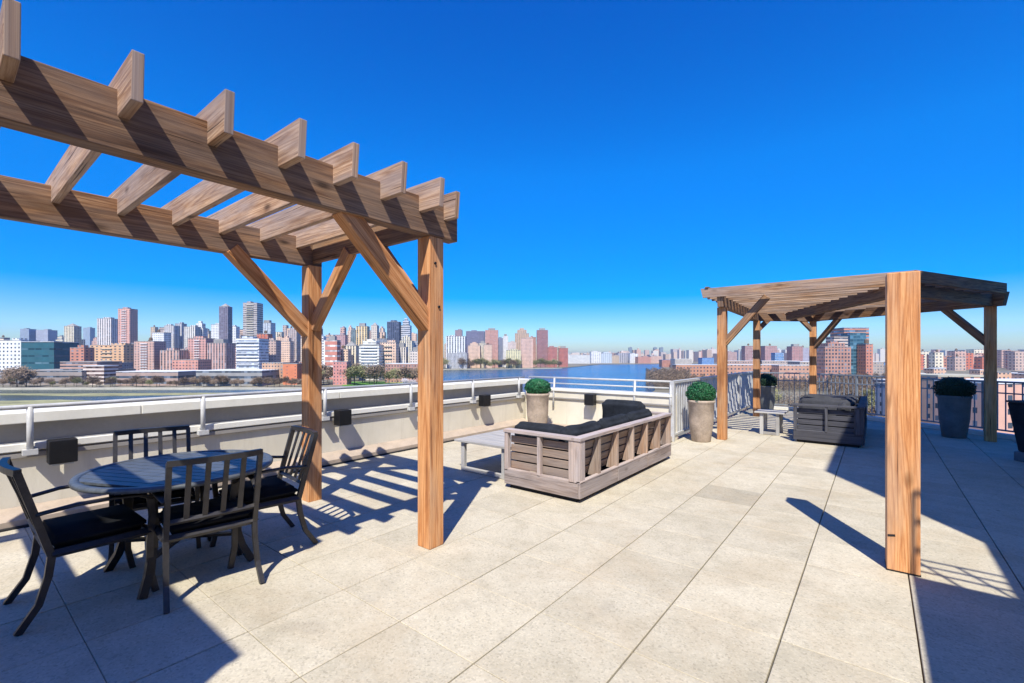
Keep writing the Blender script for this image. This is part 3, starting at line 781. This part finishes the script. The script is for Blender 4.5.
land('seawall', [(438, 1072), (500, 1110), (562, 1190), (562, 1200), (500, 1120), (438, 1082)], GZ+.6, M_bank)
land('lawn', [(345, 458), (425, 462), (428, 560), (338, 560)], GZ+.25, M_grass, .3)
land('near_shore_ground', [(-700, 60), (470, 60), (600, 220), (655, 420), (652, 900), (668, 1500), (3000, 2590), (3000, 20), (560, 15), (-700, 15)], GZ+.1, M_land)
land('near_bank_grass', [(-900, 190), (300, 210), (300, 285), (240, 316), (120, 322), (60, 334), (-60, 318), (-900, 300)], GZ-.2, M_drygrass, .8)
land('mudflat', [(-300, 378), (20, 384), (90, 372), (180, 384), (262, 392), (268, 408), (150, 404), (70, 398), (-300, 394)], GZ-.9, M_drygrass, .5)
land('street', [(760, 90), (1500, 60), (1500, 75), (760, 105)], GZ+.14, M_street, .1)

# ------------------------------------------------------------------ buildings
def bld(x0, x1, yt, d, wall, label, kind='grid', win=(.07, .09, .12), top=None, dep=.8, rot=0, fh=3.6, bw=3.4, wu=.42, wv=.42, base=GZ, group='distant city buildings', roof=None, name='city_building', extra=None):
    l0, l1 = (x0-512)/F*d, (x1-512)/F*d; w = l1-l0; h = CH+(HY-yt)*d/F - base
    cx, cy = W((l0+l1)/2, d); dp = max(14, w*dep)
    t = empty(name, (cx, cy, base), YAW+rot, label, 'building', group)
    wall = tuple(min(.78, c*1.18) for c in wall)
    mat = facade(wall, win, fh, bw, wu, wv, kind)
    hh = h
    rf = roof or M_roofg
    if top is None: top = ('box', 'cap', 'tank', 'step', 'box')[int(abs(x0*7+yt*3)) % 5] if h < 75 else 'box'
    if top == 'box': hh = h-3.5
    if top == 'tank': hh = h-5
    if top == 'step': hh = h*.86
    if top == 'peak': hh = h-7
    if top == 'cap': hh = h-6
    MB().prism([(-w/2, 0), (w/2, 0), (w/2, dp), (-w/2, dp)], 0, hh).build('wall', mat, t)
    rw = random.uniform(.28, .55)*w; ox = random.uniform(-.2, .2)*w
    MB().prism([(-w/2-.15, -.15), (w/2+.15, -.15), (w/2+.15, dp+.15), (-w/2-.15, dp+.15)], hh+.02, hh+.6).build('roof', rf, t); rfo = [c for c in t.children if c.name.startswith('roof')][0]
    if top == 'box': MB().prism([(ox-rw/2, dp*.25), (ox+rw/2, dp*.25), (ox+rw/2, dp*.7), (ox-rw/2, dp*.7)], hh+.6, h).build('penthouse', mat, rfo)
    elif top == 'step':
        MB().prism([(-w*.33, dp*.1), (w*.33, dp*.1), (w*.33, dp*.85), (-w*.33, dp*.85)], hh+.6, h*.955).build('setback', mat, rfo)
        MB().prism([(-w*.16, dp*.25), (w*.16, dp*.25), (w*.16, dp*.6), (-w*.16, dp*.6)], h*.955, h).build('penthouse', mat, rfo)
    elif top == 'peak':
        q = MB(); b = [(-w*.4, dp*.1, hh+.6), (w*.4, dp*.1, hh+.6), (w*.4, dp*.9, hh+.6), (-w*.4, dp*.9, hh+.6), (0, dp*.5, h)]
        q.v = [Vector(v) for v in b]
        for f in ([0, 1, 4], [1, 2, 4], [2, 3, 4], [3, 0, 4]): q.face(f, [(0, 0), (1, 0), (.5, 1)])
        q.build('peaked_roof', rf, rfo)
    elif top == 'cap': MB().prism([(-w*.26, dp*.2), (w*.26, dp*.2), (w*.26, dp*.7), (-w*.26, dp*.7)], hh+.6, h).build('penthouse', M_roofg, rfo)
    elif top == 'tank':
        MB().lathe([(2.2, hh+1.5), (2.2, hh+5), (.1, hh+6.8)], (ox, dp*.4, 0), 12, False).build('water_tank', M_tank, rfo)
    if extra: extra(t, w, hh, dp)
    return t
pink = (.52, .33, .27); brick = (.44, .19, .13); red = (.50, .15, .09); white = (.70, .69, .67); cream = (.66, .58, .44)
grey = (.42, .42, .44); dk = (.12, .13, .17); peach = (.66, .46, .34); tan_ = (.50, .38, .27); purp = (.30, .20, .20); lbl = (.48, .54, .60)
B = bld
def balconies(n, col=M_roofw, fr=.9):
    def f(t, w, h, dp):
        q = MB()
        for i in range(1, n): q.prism([(-w*fr/2, -1.4), (w*fr/2, -1.4), (w*fr/2, -.02), (-w*fr/2, -.02)], h*i/n, h*i/n+1.0)
        q.build('balcony', col, t)
    return f
# left bank, front row
B(-2, 21, 338, 600, white, 'white low block left of the teal glass building', 'grid', bw=5, fh=5)
B(21, 54, 342, 590, (.012, .085, .115), 'teal glass slab building with pale frame at far left', 'grid', win=(.01, .055, .08), bw=9, fh=9, wu=.9, wv=.25, top='flat', roof=M_roofw)
B(70, 84, 345, 560, brick, 'stepped brown brick block left of the striped concrete building', top='box', bw=6)
B(83, 104, 366, 505, (.62, .52, .46), 'low rounded building with white and brown horizontal stripes by the bank', 'band', win=(.10, .06, .05), fh=4.2, wv=.5, top='flat', roof=M_roofw)
B(60, 97, 362, 520, (.40, .25, .2), 'long low brown building behind the waterfront striped block', 'band', top='flat')
B(90, 124, 343, 700, (.62, .38, .22), 'orange block with yellow accents below the pink tower', bw=7, fh=4, extra=balconies(8, M_bank, .3))
B(134, 154, 338, 650, pink, 'pink brick apartment block with dark right side', bw=4.2, extra=balconies(14, M_roofw, .35))
B(160, 179, 348, 640, pink, 'mid height pink block below the grey twin towers', 'vert', bw=4.5)
B(188, 206, 336, 660, (.52, .28, .24), 'rosy brick tower with cream crown behind', bw=4, extra=balconies(16, M_roofw, .3))
B(207, 226, 339, 655, (.50, .32, .28), 'pinkish slab just below the slim dark tower', 'vert', bw=4)
B(236, 259, 336, 600, white, 'broad white gridded slab below the tall grey balcony tower', 'band', win=(.24, .28, .34), fh=3.8, wv=.5, extra=balconies(11, M_roofw, .94))
B(265, 276, 338, 640, (.46, .34, .30), 'grey pink tower right of the white slab', bw=4)
B(257, 268, 331, 760, red, 'bright red brick tower behind the white slab', bw=5)
B(262, 283, 363, 520, (.42, .26, .17), 'low brown brick row left of the orange block', top='flat')
B(283, 297, 364, 505, (.58, .19, .09), 'windowless bright orange red cube by the bank', wu=.12, wv=.2, bw=9, top='flat')
B(299, 306, 362, 520, (.44, .24, .18), 'low brick block just left of the rear pergola post', top='flat')
B(313, 325, 334, 640, white, 'white tower immediately right of the rear pergola post', 'grid', bw=4, extra=balconies(12, M_roofw, .5))
B(325, 337, 336, 620, (.50, .20, .15), 'red and white tower with pale teal crown', 'band', win=(.62, .58, .56), fh=7, wv=.3, top='cap')
B(337, 348, 346, 640, peach, 'peach mid rise left of the cream rounded towers', bw=4)
B(344, 356, 341, 660, cream, 'cream tower with arched top left of the yellow tower', 'vert', top='peak', bw=4)
B(359, 379, 339, 600, (.70, .66, .58), 'cream white wide tower with rounded crown', 'band', win=(.34, .32, .30), wv=.42, extra=balconies(12, M_roofw, .8), top='step')
B(380, 396, 340, 620, peach, 'peach block with balconies left of the cream tower pair', extra=balconies(9, M_bank, .5))
B(396, 406, 343, 640, (.62, .55, .48), 'narrow beige tower beside the peach balcony block', 'vert')
B(400, 412, 335, 700, cream, 'cream tower with tan base behind the bare trees', 'vert', top='step')
B(410, 420, 347, 640, (.6, .52, .46), 'short beige block beside the near pergola post')
B(333, 347, 362, 500, (.52, .23, .20), 'low pinkish red brick block behind the lawn', top='flat', wu=.3)
B(385, 421, 364, 540, (.40, .22, .18), 'long low brick terrace row behind the lawn', top='flat', roof=M_roofw)
B(105, 122, 363, 560, (.2, .2, .22), 'dark flat waterfront shed left of the white roofed pavilion', top='flat')
B(116, 178, 372, 490, (.36, .26, .22), 'long waterfront pavilion with sweeping white roof', 'band', top='flat', roof=M_roofw, wv=.4, fh=6)
B(196, 262, 371, 485, (.28, .27, .26), 'second long pavilion with pale roof right of the first', 'band', top='flat', roof=M_roofw, wv=.4, fh=6)
B(172, 198, 360, 560, (.54, .26, .20), 'red brick terrace above the gap between the pavilions', bw=4, top='flat')
B(0, 82, 371, 500, (.26, .22, .2), 'long low brown waterfront row at far left', 'band', top='flat', wv=.3, fh=6)
# tall back row
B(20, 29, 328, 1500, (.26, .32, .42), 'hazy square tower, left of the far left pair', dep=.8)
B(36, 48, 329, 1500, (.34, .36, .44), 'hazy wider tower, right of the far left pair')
B(64, 74, 323, 1000, cream, 'cream tower with blue shadowed side and peaked top', 'vert', top='peak')
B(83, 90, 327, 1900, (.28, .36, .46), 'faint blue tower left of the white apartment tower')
B(97, 111, 317, 1000, (.64, .58, .56), 'white apartment tower with dark side left of the pink tower', 'vert', bw=5)
B(111, 117, 323, 1060, dk, 'dark slab standing in for the shaded side of the white apartment tower')  # white tower's shaded side put in as a separate dark block
B(118, 130, 307, 900, (.60, .33, .27), 'tall pink red tower with dark side at left', bw=5, extra=balconies(26, M_roofw, .4))
B(125, 136, 343, 800, (.5, .56, .62), 'pale blue white block under the tall pink tower')
B(152, 164, 330, 860, white, 'white clustered tower left of the grey twins', top='tank')
B(164, 174, 324, 900, (.60, .57, .56), 'left grey twin tower', 'vert', bw=4)
B(175, 182, 322, 930, (.50, .49, .52), 'right grey twin tower', 'vert', bw=4)
B(184, 195, 325, 880, (.66, .62, .56), 'cream tower left of the white crowned one', 'vert', bw=4)
B(194, 203, 321, 900, white, 'white crowned tower left of the slim dark tower', top='step')
B(178, 189, 350, 700, brick, 'small dark brick block between pink towers')
B(211, 219, 323, 1000, white, 'white slab just left of the slim dark tower')
B(219, 228, 303, 900, (.20, .17, .23), 'slim dark purple glass tower with pointed cap', 'vert', top='peak', bw=4)
B(229, 236, 325, 1000, white, 'white slab just right of the slim dark tower')
B(226, 237, 343, 720, (.48, .3, .27), 'short rosy block left of the white slab')
B(243, 257, 301, 850, (.44, .40, .38), 'tallest grey tower with stacked balconies', 'band', win=(.16, .14, .14), fh=4, extra=balconies(30, M_bank, .5))
B(260, 271, 320, 950, (.55, .60, .68), 'blue white tower with white cap', 'vert', top='cap')
B(280, 290, 336, 760, peach, 'peach tower left of the rear pergola post')
B(288, 297, 328, 800, (.50, .40, .36), 'tan tower touching the rear pergola post', 'vert')
B(314, 320, 327, 900, dk, 'dark topped tower right of the rear pergola post')
B(335, 345, 333, 800, (.46, .28, .28), 'maroon tower behind the peach mid rise')
B(351, 356, 328, 850, (.16, .22, .24), 'narrow dark green tower left of the yellow one', 'vert')
B(356, 367, 323, 820, (.66, .50, .28), 'yellow ochre tower with brown cap', 'vert', top='cap', bw=5)
B(371, 377, 322, 900, (.6, .52, .44), 'thin beige tower with spire top', top='peak')
B(377, 387, 336, 860, (.22, .24, .3), 'dark bluish low tower left of the dark twins')
B(387, 399, 320, 850, (.07, .09, .15), 'dark blue black glass tower pair', 'vert', win=(.04, .05, .09), top='box')
B(401, 410, 318, 860, (.5, .5, .54), 'grey tower stacked like boxes beside the dark glass pair', 'band', top='step')
B(411, 419, 341, 900, (.34, .36, .42), 'bluish tower beside the near pergola post')
# middle cluster across the channel
B(446, 465, 335, 1200, (.66, .66, .68), 'white gridded block right of the near pergola post', 'vert', bw=7, fh=5)
B(455, 462, 329, 1350, (.3, .22, .24), 'dark capped tower above the white gridded block', top='box')
B(466, 484, 330, 1300, (.16, .16, .24), 'wide dark blue purple block in the middle cluster', win=(.08, .09, .14))
B(468, 480, 342, 1210, peach, 'peach stepped block in front of the dark wide one', top='step')
B(479, 486, 341, 1230, cream, 'narrow yellow cream block beside the peach stepped one', 'vert')
B(485, 498, 328, 1260, (.50, .27, .22), 'rosy brown tower with square dark cap', top='cap')
B(484, 492, 343, 1190, peach, 'small peach block at the foot of the rosy tower', top='tank')
B(498, 504, 337, 1350, (.2, .22, .3), 'thin dark block between rosy and white towers')
B(503, 508, 334, 1300, white, 'slender white tower with dark tip', top='cap')
B(508, 516, 341, 1250, (.6, .5, .46), 'small grey pink block beside the slender white tower')
B(515, 529, 328, 1300, (.48, .34, .24), 'brown stepped tower with pointed crown', top='step', bw=5)
B(521, 533, 337, 1220, (.60, .40, .32), 'pink block in front of the brown stepped tower')
B(506, 521, 349, 1180, (.62, .56, .34), 'pale yellow low block by the water', bw=6)
B(530, 536, 336, 1330, (.42, .24, .2), 'thin reddish block left of the maroon tower')
B(537, 548, 328, 1290, (.30, .15, .15), 'tall maroon tower with cap, last of the cluster', top='cap')
B(548, 557, 346, 1280, (.42, .15, .12), 'red brick block right of the maroon tower')
B(447, 467, 352, 1150, (.5, .5, .52), 'low grey waterfront block at the channel', 'vert')
B(559, 568, 346, 1320, (.42, .14, .11), 'separate dark red block at the right end of the cluster')
# far shore right
B(562, 590, 355, 1900, (.6, .6, .58), 'long low white waterfront sheds', top='flat', roof=M_roofw)
B(591, 601, 351, 2000, white, 'white cubic building on the far shore', bw=8, fh=6)
B(601, 612, 352, 2000, lbl, 'pale blue grey block right of the white cubic one', bw=8)
B(612, 619, 355, 2000, tan_, 'low tan block on the far shore')
B(618, 630, 352, 2050, (.44, .42, .46), 'grey purple block on the far shore', 'vert', bw=8)
B(630, 638, 353, 2000, white, 'bright white twin block on the far shore', bw=9)
B(638, 651, 356, 1950, (.50, .24, .18), 'brick row right of the bright white block')
B(651, 662, 355, 1980, (.58, .38, .3), 'pink row left of the blue roofed shed')
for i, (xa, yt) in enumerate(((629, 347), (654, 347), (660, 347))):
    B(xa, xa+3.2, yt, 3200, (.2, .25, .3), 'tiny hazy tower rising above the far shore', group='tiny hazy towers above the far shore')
B(662, 674, 360, 1300, brick, 'low shed with blue roof above the brown trees', top='flat', roof=M_roofb)
B(675, 692, 359, 1250, (.44, .4, .36), 'low shed with white roof beside the blue one', top='flat', roof=M_roofw)
B(702, 714, 358, 1250, (.12, .25, .5), 'bright blue shed left of the near pergola post of the far pergola', top='flat', roof=M_roofb)
# far low filler rows
rr = random.Random(3)
fr_ = MB()
for i in range(150):
    x = 553+i*3.3+rr.uniform(-1.5, 1.5); w = rr.uniform(2, 7); d = rr.uniform(2050, 3000); h = CH+(HY-rr.uniform(349, 355))*d/F-GZ
    l0 = (x-512)/F*d; l1 = (x+w-512)/F*d; dp = rr.uniform(20, 60)
    fr_.prism([W(l0, d), W(l1, d), W(l1, d+dp), W(l0, d+dp)], GZ, GZ+h)
    if rr.random() < .4: fr_.prism([W(l0+(l1-l0)*.3, d+4), W(l0+(l1-l0)*.6, d+4), W(l0+(l1-l0)*.6, d+12), W(l0+(l1-l0)*.3, d+12)], GZ+h, GZ+h+rr.uniform(4, 9))
def farmat():
    m, nt, b_ = newmat('far_city_walls')
    geo = N(nt, 'ShaderNodeNewGeometry')
    link(nt, ramp(nt, geo.outputs['Random Per Island'], [(0, (.5, .24, .18)), (.2, (.62, .58, .52)), (.4, (.42, .30, .24)), (.6, (.70, .68, .66)), (.8, (.56, .36, .28)), (1, (.4, .4, .42))]), b_.inputs['Base Color'])
    b_.inputs['Roughness'].default_value = .85; return m
tag(fr_.build('distant_city', farmat()), 'low hazy sprawl of pink and white blocks along the far horizon', 'distant city', kind='stuff')
for i in range(74):
    x = (-4+i*8.2 if i < 48 else 150+(i-48)*10.4)+rr.uniform(-3, 3); w = rr.uniform(3.5, 8); d = rr.uniform(1050, 1500)
    c = rr.choice([pink, tan_, (.66, .54, .42), peach, pink, cream, peach, (.46, .34, .28)]); kd = rr.choice(['grid', 'vert', 'band', 'grid'])
    B(x, x+w, rr.uniform(325, 341) if 148 < x < 420 else rr.uniform(334, 347), d, c, 'slim mid rise filling the skyline between the bigger towers', kd, bw=6.5, fh=5.5, group='mid rises filling the skyline behind the river front', top=rr.choice(['box', 'flat', 'tank', 'step']))
for i in range(34):
    x = 0+i*12.6+rr.uniform(-4, 4); w = rr.uniform(6, 12); d = rr.uniform(720, 860)
    c = rr.choice([pink, brick, white, (.5, .34, .3), (.44, .36, .34)])
    B(x, x+w, rr.uniform(344, 356), d, c, 'mid height block just behind the waterfront row', bw=4.5, fh=4, group='mid height blocks behind the waterfront', top=rr.choice(['box', 'flat', 'tank']))
for i in range(15):
    x = 443+i*8+rr.uniform(-2, 2); w = rr.uniform(6, 10); d = rr.uniform(1340, 1500)
    B(x, x+w, rr.uniform(343, 350), d, rr.choice([pink, tan_, purp, cream]), 'low block behind the middle cluster', bw=6, fh=4.5, group='low blocks behind the middle cluster')
# right side towers
B(728, 737, 351, 1500, (.42, .28, .26), 'low pinkish tower seen between the two left pergola posts')
B(745, 754, 344, 1100, (.30, .17, .18), 'brick tower partly behind the second pergola post', bw=4)
B(765, 777, 344, 1100, (.34, .18, .19), 'brick tower right of the second pergola post', bw=4)
B(792, 803, 344, 1100, (.36, .18, .18), 'brick tower left of the third pergola post', bw=4)
B(802, 809, 346, 1180, (.36, .34, .42), 'grey tower hidden by the third pergola post')
B(775, 784, 353, 1000, (.10, .22, .42), 'small blue building between brick towers', top='flat', roof=M_roofb)
# big brick and glass complex
B(825, 851, 341, 520, (.40, .21, .16), 'lower left brick wing of the brick and glass complex', bw=3.6, fh=4, wu=.55, wv=.55, dep=.7)
B(834, 848, 337, 535, (.52, .42, .36), 'beige upper storey behind the brick wing', 'band', top='flat')
B(844, 869, 328, 560, (.46, .19, .13), 'tall brick back block of the brick and glass complex', 'band', win=(.05, .14, .22), fh=4, wv=.5, top='flat')
B(850, 866, 333, 545, (.05, .14, .20), 'blue green glass front of the brick and glass complex', 'grid', win=(.04, .12, .18), wu=.9, wv=.7, bw=4, fh=4, top='flat')
B(866, 873, 340, 530, (.48, .20, .14), 'narrow right brick wing of the complex', bw=3.6)
# long brick rows with white roofs, mid distance right
for (a, b_, y, d, c, lb) in ((676, 719, 365, 620, (.44, .22, .14), 'long orange brick row with white roof left of the far pergola'),
                        (726, 778, 365, 560, (.44, .24, .17), 'long brick row with white roof between the pergola posts'),
                        (779, 832, 365.5, 540, (.46, .27, .2), 'long brick row with white roof behind the third pergola post'),
                        (724, 760, 361, 800, (.38, .26, .22), 'pale roofed row farther back, left'),
                        (762, 800, 361, 800, (.4, .32, .28), 'pale roofed row farther back, middle'),
                        (800, 884, 362, 700, (.34, .28, .24), 'long pale roofed row in front of the glass complex')):
    B(a, b_, y, d, c, lb, bw=4.5, fh=4.5, top='flat', roof=M_roofw, dep=.25)
# hill and neighbourhood at far right
for i in range(36):
    x = 905+rr.uniform(0, 190); d = rr.uniform(900, 1500)
    c = rr.choice([pink, brick, cream, (.5, .36, .3), (.56, .48, .42), red])
    B(x, x+rr.uniform(5, 11), rr.uniform(348, 357), d, c, 'block in the far right neighbourhood on the horizon', bw=8, fh=6.5, group='blocks in the far right neighbourhood', top=rr.choice(['box', 'flat', 'tank']))
for i in range(36):
    d = rr.uniform(260, 620); x = 880+rr.uniform(0, 260)
    y = HY+ (CH-(GZ+rr.uniform(11, 17)))*F/d
    c = rr.choice([(.5, .3, .24), brick, (.56, .5, .45), (.6, .38, .26), (.3, .24, .22)])
    B(x, x+rr.uniform(10, 26)*300/d, y, d, c, 'low flat roofed neighbourhood house at right', bw=4, fh=4.2, top='flat', roof=rr.choice([M_roofw, M_roofg, M_roofw]), dep=.5, group='low flat roofed houses at right')
B(938, 986, 377, 150, (.60, .36, .24), 'near pink brick apartment house seen through the right railing', bw=3.2, fh=3.3, top='flat', roof=M_bank, wu=.36, wv=.45, dep=.4)
B(989, 1090, 384, 110, (.62, .36, .27), 'nearest salmon brick house below the right edge of the terrace', bw=3.4, fh=3.3, top='flat', roof=M_roofw, wu=.34, wv=.42, dep=.3)
B(905, 936, 386, 170, (.34, .33, .36), 'near grey house seen between the thick post and dark planter', bw=3.2, top='flat', dep=.5)

# ------------------------------------------------------------------ trees
def tree_meshes(seed, h, spread, n, leafsize, droop=0):
    rnd = random.Random(seed); tr = MB(); cr = MB()
    tr.tube([(0, 0, 0), (rnd.uniform(-.3, .3), 0, h*.22), (rnd.uniform(-.5, .5), rnd.uniform(-.5, .5), h*.55)], [h*.022, h*.017, h*.008], 6)
    limbs = []
    for k in range(9):
        a = rnd.uniform(0, 6.28); z0 = h*rnd.uniform(.2, .5); z1 = h*rnd.uniform(.5, .92); rr_ = spread*rnd.uniform(.35, .95)
        e = Vector((rr_*math.cos(a), rr_*math.sin(a), z1)); m_ = Vector((e.x*.45, e.y*.45, (z0+z1)/2+.03*h))
        tr.tube([(0, 0, z0), m_, e], [h*.01, h*.006, h*.002], 4); limbs += [(m_, e)]
    for i in range(n):
        m_, e = rnd.choice(limbs); t_ = rnd.uniform(.1, 1.15); c = m_.lerp(e, t_)
        s = spread*.28; c = c+Vector((rnd.gauss(0, s), rnd.gauss(0, s), rnd.gauss(0, s*.8)))
        dr = Vector((rnd.uniform(-1, 1), rnd.uniform(-1, 1), rnd.uniform(-.2, 1))).normalized(); sd_ = dr.cross(Vector((rnd.random(), rnd.random(), rnd.random()))).normalized()
        L = leafsize*rnd.uniform(.6, 1.5); w = leafsize*rnd.uniform(.12, .3)
        b = len(cr.v); cr.v += [c-sd_*w, c+sd_*w, c+dr*L+sd_*w*.3, c+dr*L-sd_*w*.3]; cr.face([b, b+1, b+2, b+3], [(0, 0), (1, 0), (1, 1), (0, 1)])
    return tr, cr
PROTO = []
for k, (m, nm) in enumerate(((M_twig, 'bare'), (M_twig2, 'budding'), (M_blossom, 'blossom'), (M_twig, 'bare'))):
    tr, cr = tree_meshes(40+k, 14, 5.2, 1500, 1.1)
    a = tr.build('trunk', M_bark); c = cr.build('crown', m); PROTO.append((a.data, c.data))
    bpy.data.objects.remove(a); bpy.data.objects.remove(c)
def tree(px, d, k, s, label, group, z=GZ, cat='tree'):
    x, y = at(px, d)
    t = empty(('bare_tree', 'budding_tree', 'blossoming_tree', 'bare_tree')[k], (x, y, z), random.uniform(0, 6), label, cat, group)
    for nm, me in zip(('trunk', 'crown'), PROTO[k]):
        o = bpy.data.objects.new(nm, me); COL.objects.link(o); o.parent = t
    t.scale = (s*1.15, s*1.15, s)
for i in range(52):
    x = 2+i*5.9+rr.uniform(-3, 3); k = 0 if rr.random() < .86 else 1
    tree(x, rr.uniform(460, 486), k, rr.uniform(.4, .85), 'bare brown tree on the left river bank' if k == 0 else 'tree with yellow green buds on the left river bank', 'bare trees on the left bank' if k == 0 else 'budding trees on the left bank')
for i in range(30):
    x = 312+rr.uniform(0, 118); k = rr.choice([0, 0, 3, 1])
    tree(x, rr.uniform(478, 600), k, rr.uniform(.9, 1.6), 'bare brown tree in the park behind the lawn' if k != 1 else 'budding olive tree in the park behind the lawn', 'bare park trees' if k != 1 else 'budding park trees')
tree(405, 470, 2, .6, 'white blossoming tree beside the lawn', None)
tree(412, 474, 2, .5, 'smaller white blossoming tree right of the first one', None)
for i in range(26):
    x = 444+i*4.6; k = rr.choice([0, 1, 1])
    tree(x, rr.uniform(1120, 1180) if x < 520 else 1230, k, rr.uniform(1.2, 2.0), 'bare tree on the channel shore' if k == 0 else 'olive budding tree on the channel shore', 'bare channel shore trees' if k == 0 else 'budding channel shore trees')
tree(17, 462, 0, 1.5, 'tall dark bare tree at the far left bank', None)
tree(26, 470, 3, 1.3, 'leaning dark bare tree right of the tallest left bank tree', None)
# wood masses right of the water (uncountable)
wd_ = MB(); rnd = random.Random(9)
def woods(n, px0, px1, d0, d1, h, hz):
    for i in range(n):
        px = rnd.uniform(px0, px1); d = rnd.uniform(d0, d1); x, y = at(px, d)
        hh = h*(.55+.45*abs(math.sin(px*.35+d*.02)))
        c = Vector((x, y, GZ+rnd.uniform(0, 1)**.7*hh)); dr = Vector((rnd.uniform(-1, 1), rnd.uniform(-1, 1), rnd.uniform(0, 1.2))).normalized()
        sd_ = dr.cross(Vector((rnd.random(), rnd.random(), rnd.random()))).normalized(); L = rnd.uniform(.8, 2.4)*hz; w = L*rnd.uniform(.04, .10)
        b = len(wd_.v); wd_.v += [c-sd_*w, c+sd_*w, c+dr*L+sd_*w*.3, c+dr*L-sd_*w*.3]; wd_.face([b, b+1, b+2, b+3], [(0, 0), (1, 0), (1, 1), (0, 1)])
woods(34000, 646, 690, 420, 600, 17, 1)
woods(22000, 686, 735, 400, 520, 11, 1)
woods(22000, 730, 835, 400, 500, 9, 1)
woods(34000, 828, 905, 360, 480, 14, 1)
woods(14000, 740, 900, 180, 330, 7, .8)
tag(wd_.build('woodland', M_twig), 'brown leafless woodland beyond the railing', 'woodland', kind='stuff')
for i in range(24):
    x = 745+rr.uniform(0, 280); k = rr.choice([0, 0, 1])
    tree(x, rr.uniform(120, 330), k, rr.uniform(.6, .95), 'street tree with bare crown below the right railing' if k == 0 else 'street tree with green buds below the right railing', 'bare street trees at right' if k == 0 else 'budding street trees at right', GZ+.1)

# ------------------------------------------------------------------ haze
def haze():
    m = bpy.data.materials.new('air'); m.use_nodes = True; nt = m.node_tree
    nt.nodes.remove(nt.nodes['Principled BSDF'])
    v = N(nt, 'ShaderNodeVolumePrincipled'); v.inputs['Color'].default_value = (.72, .84, 1, 1); v.inputs['Density'].default_value = .000075
    v.inputs['Anisotropy'].default_value = .2
    link(nt, v.outputs[0], nt.nodes['Material Output'].inputs['Volume'])
    q = MB().prism([(-8800, -2800), (8800, -2800), (8800, 13800), (-8800, 13800)], GZ-2.4, 128)
    o = q.build('haze', m); tag(o, kind='stuff')
    tag(o, 'pale bluish air over the river and the far skyline', 'haze')
haze()
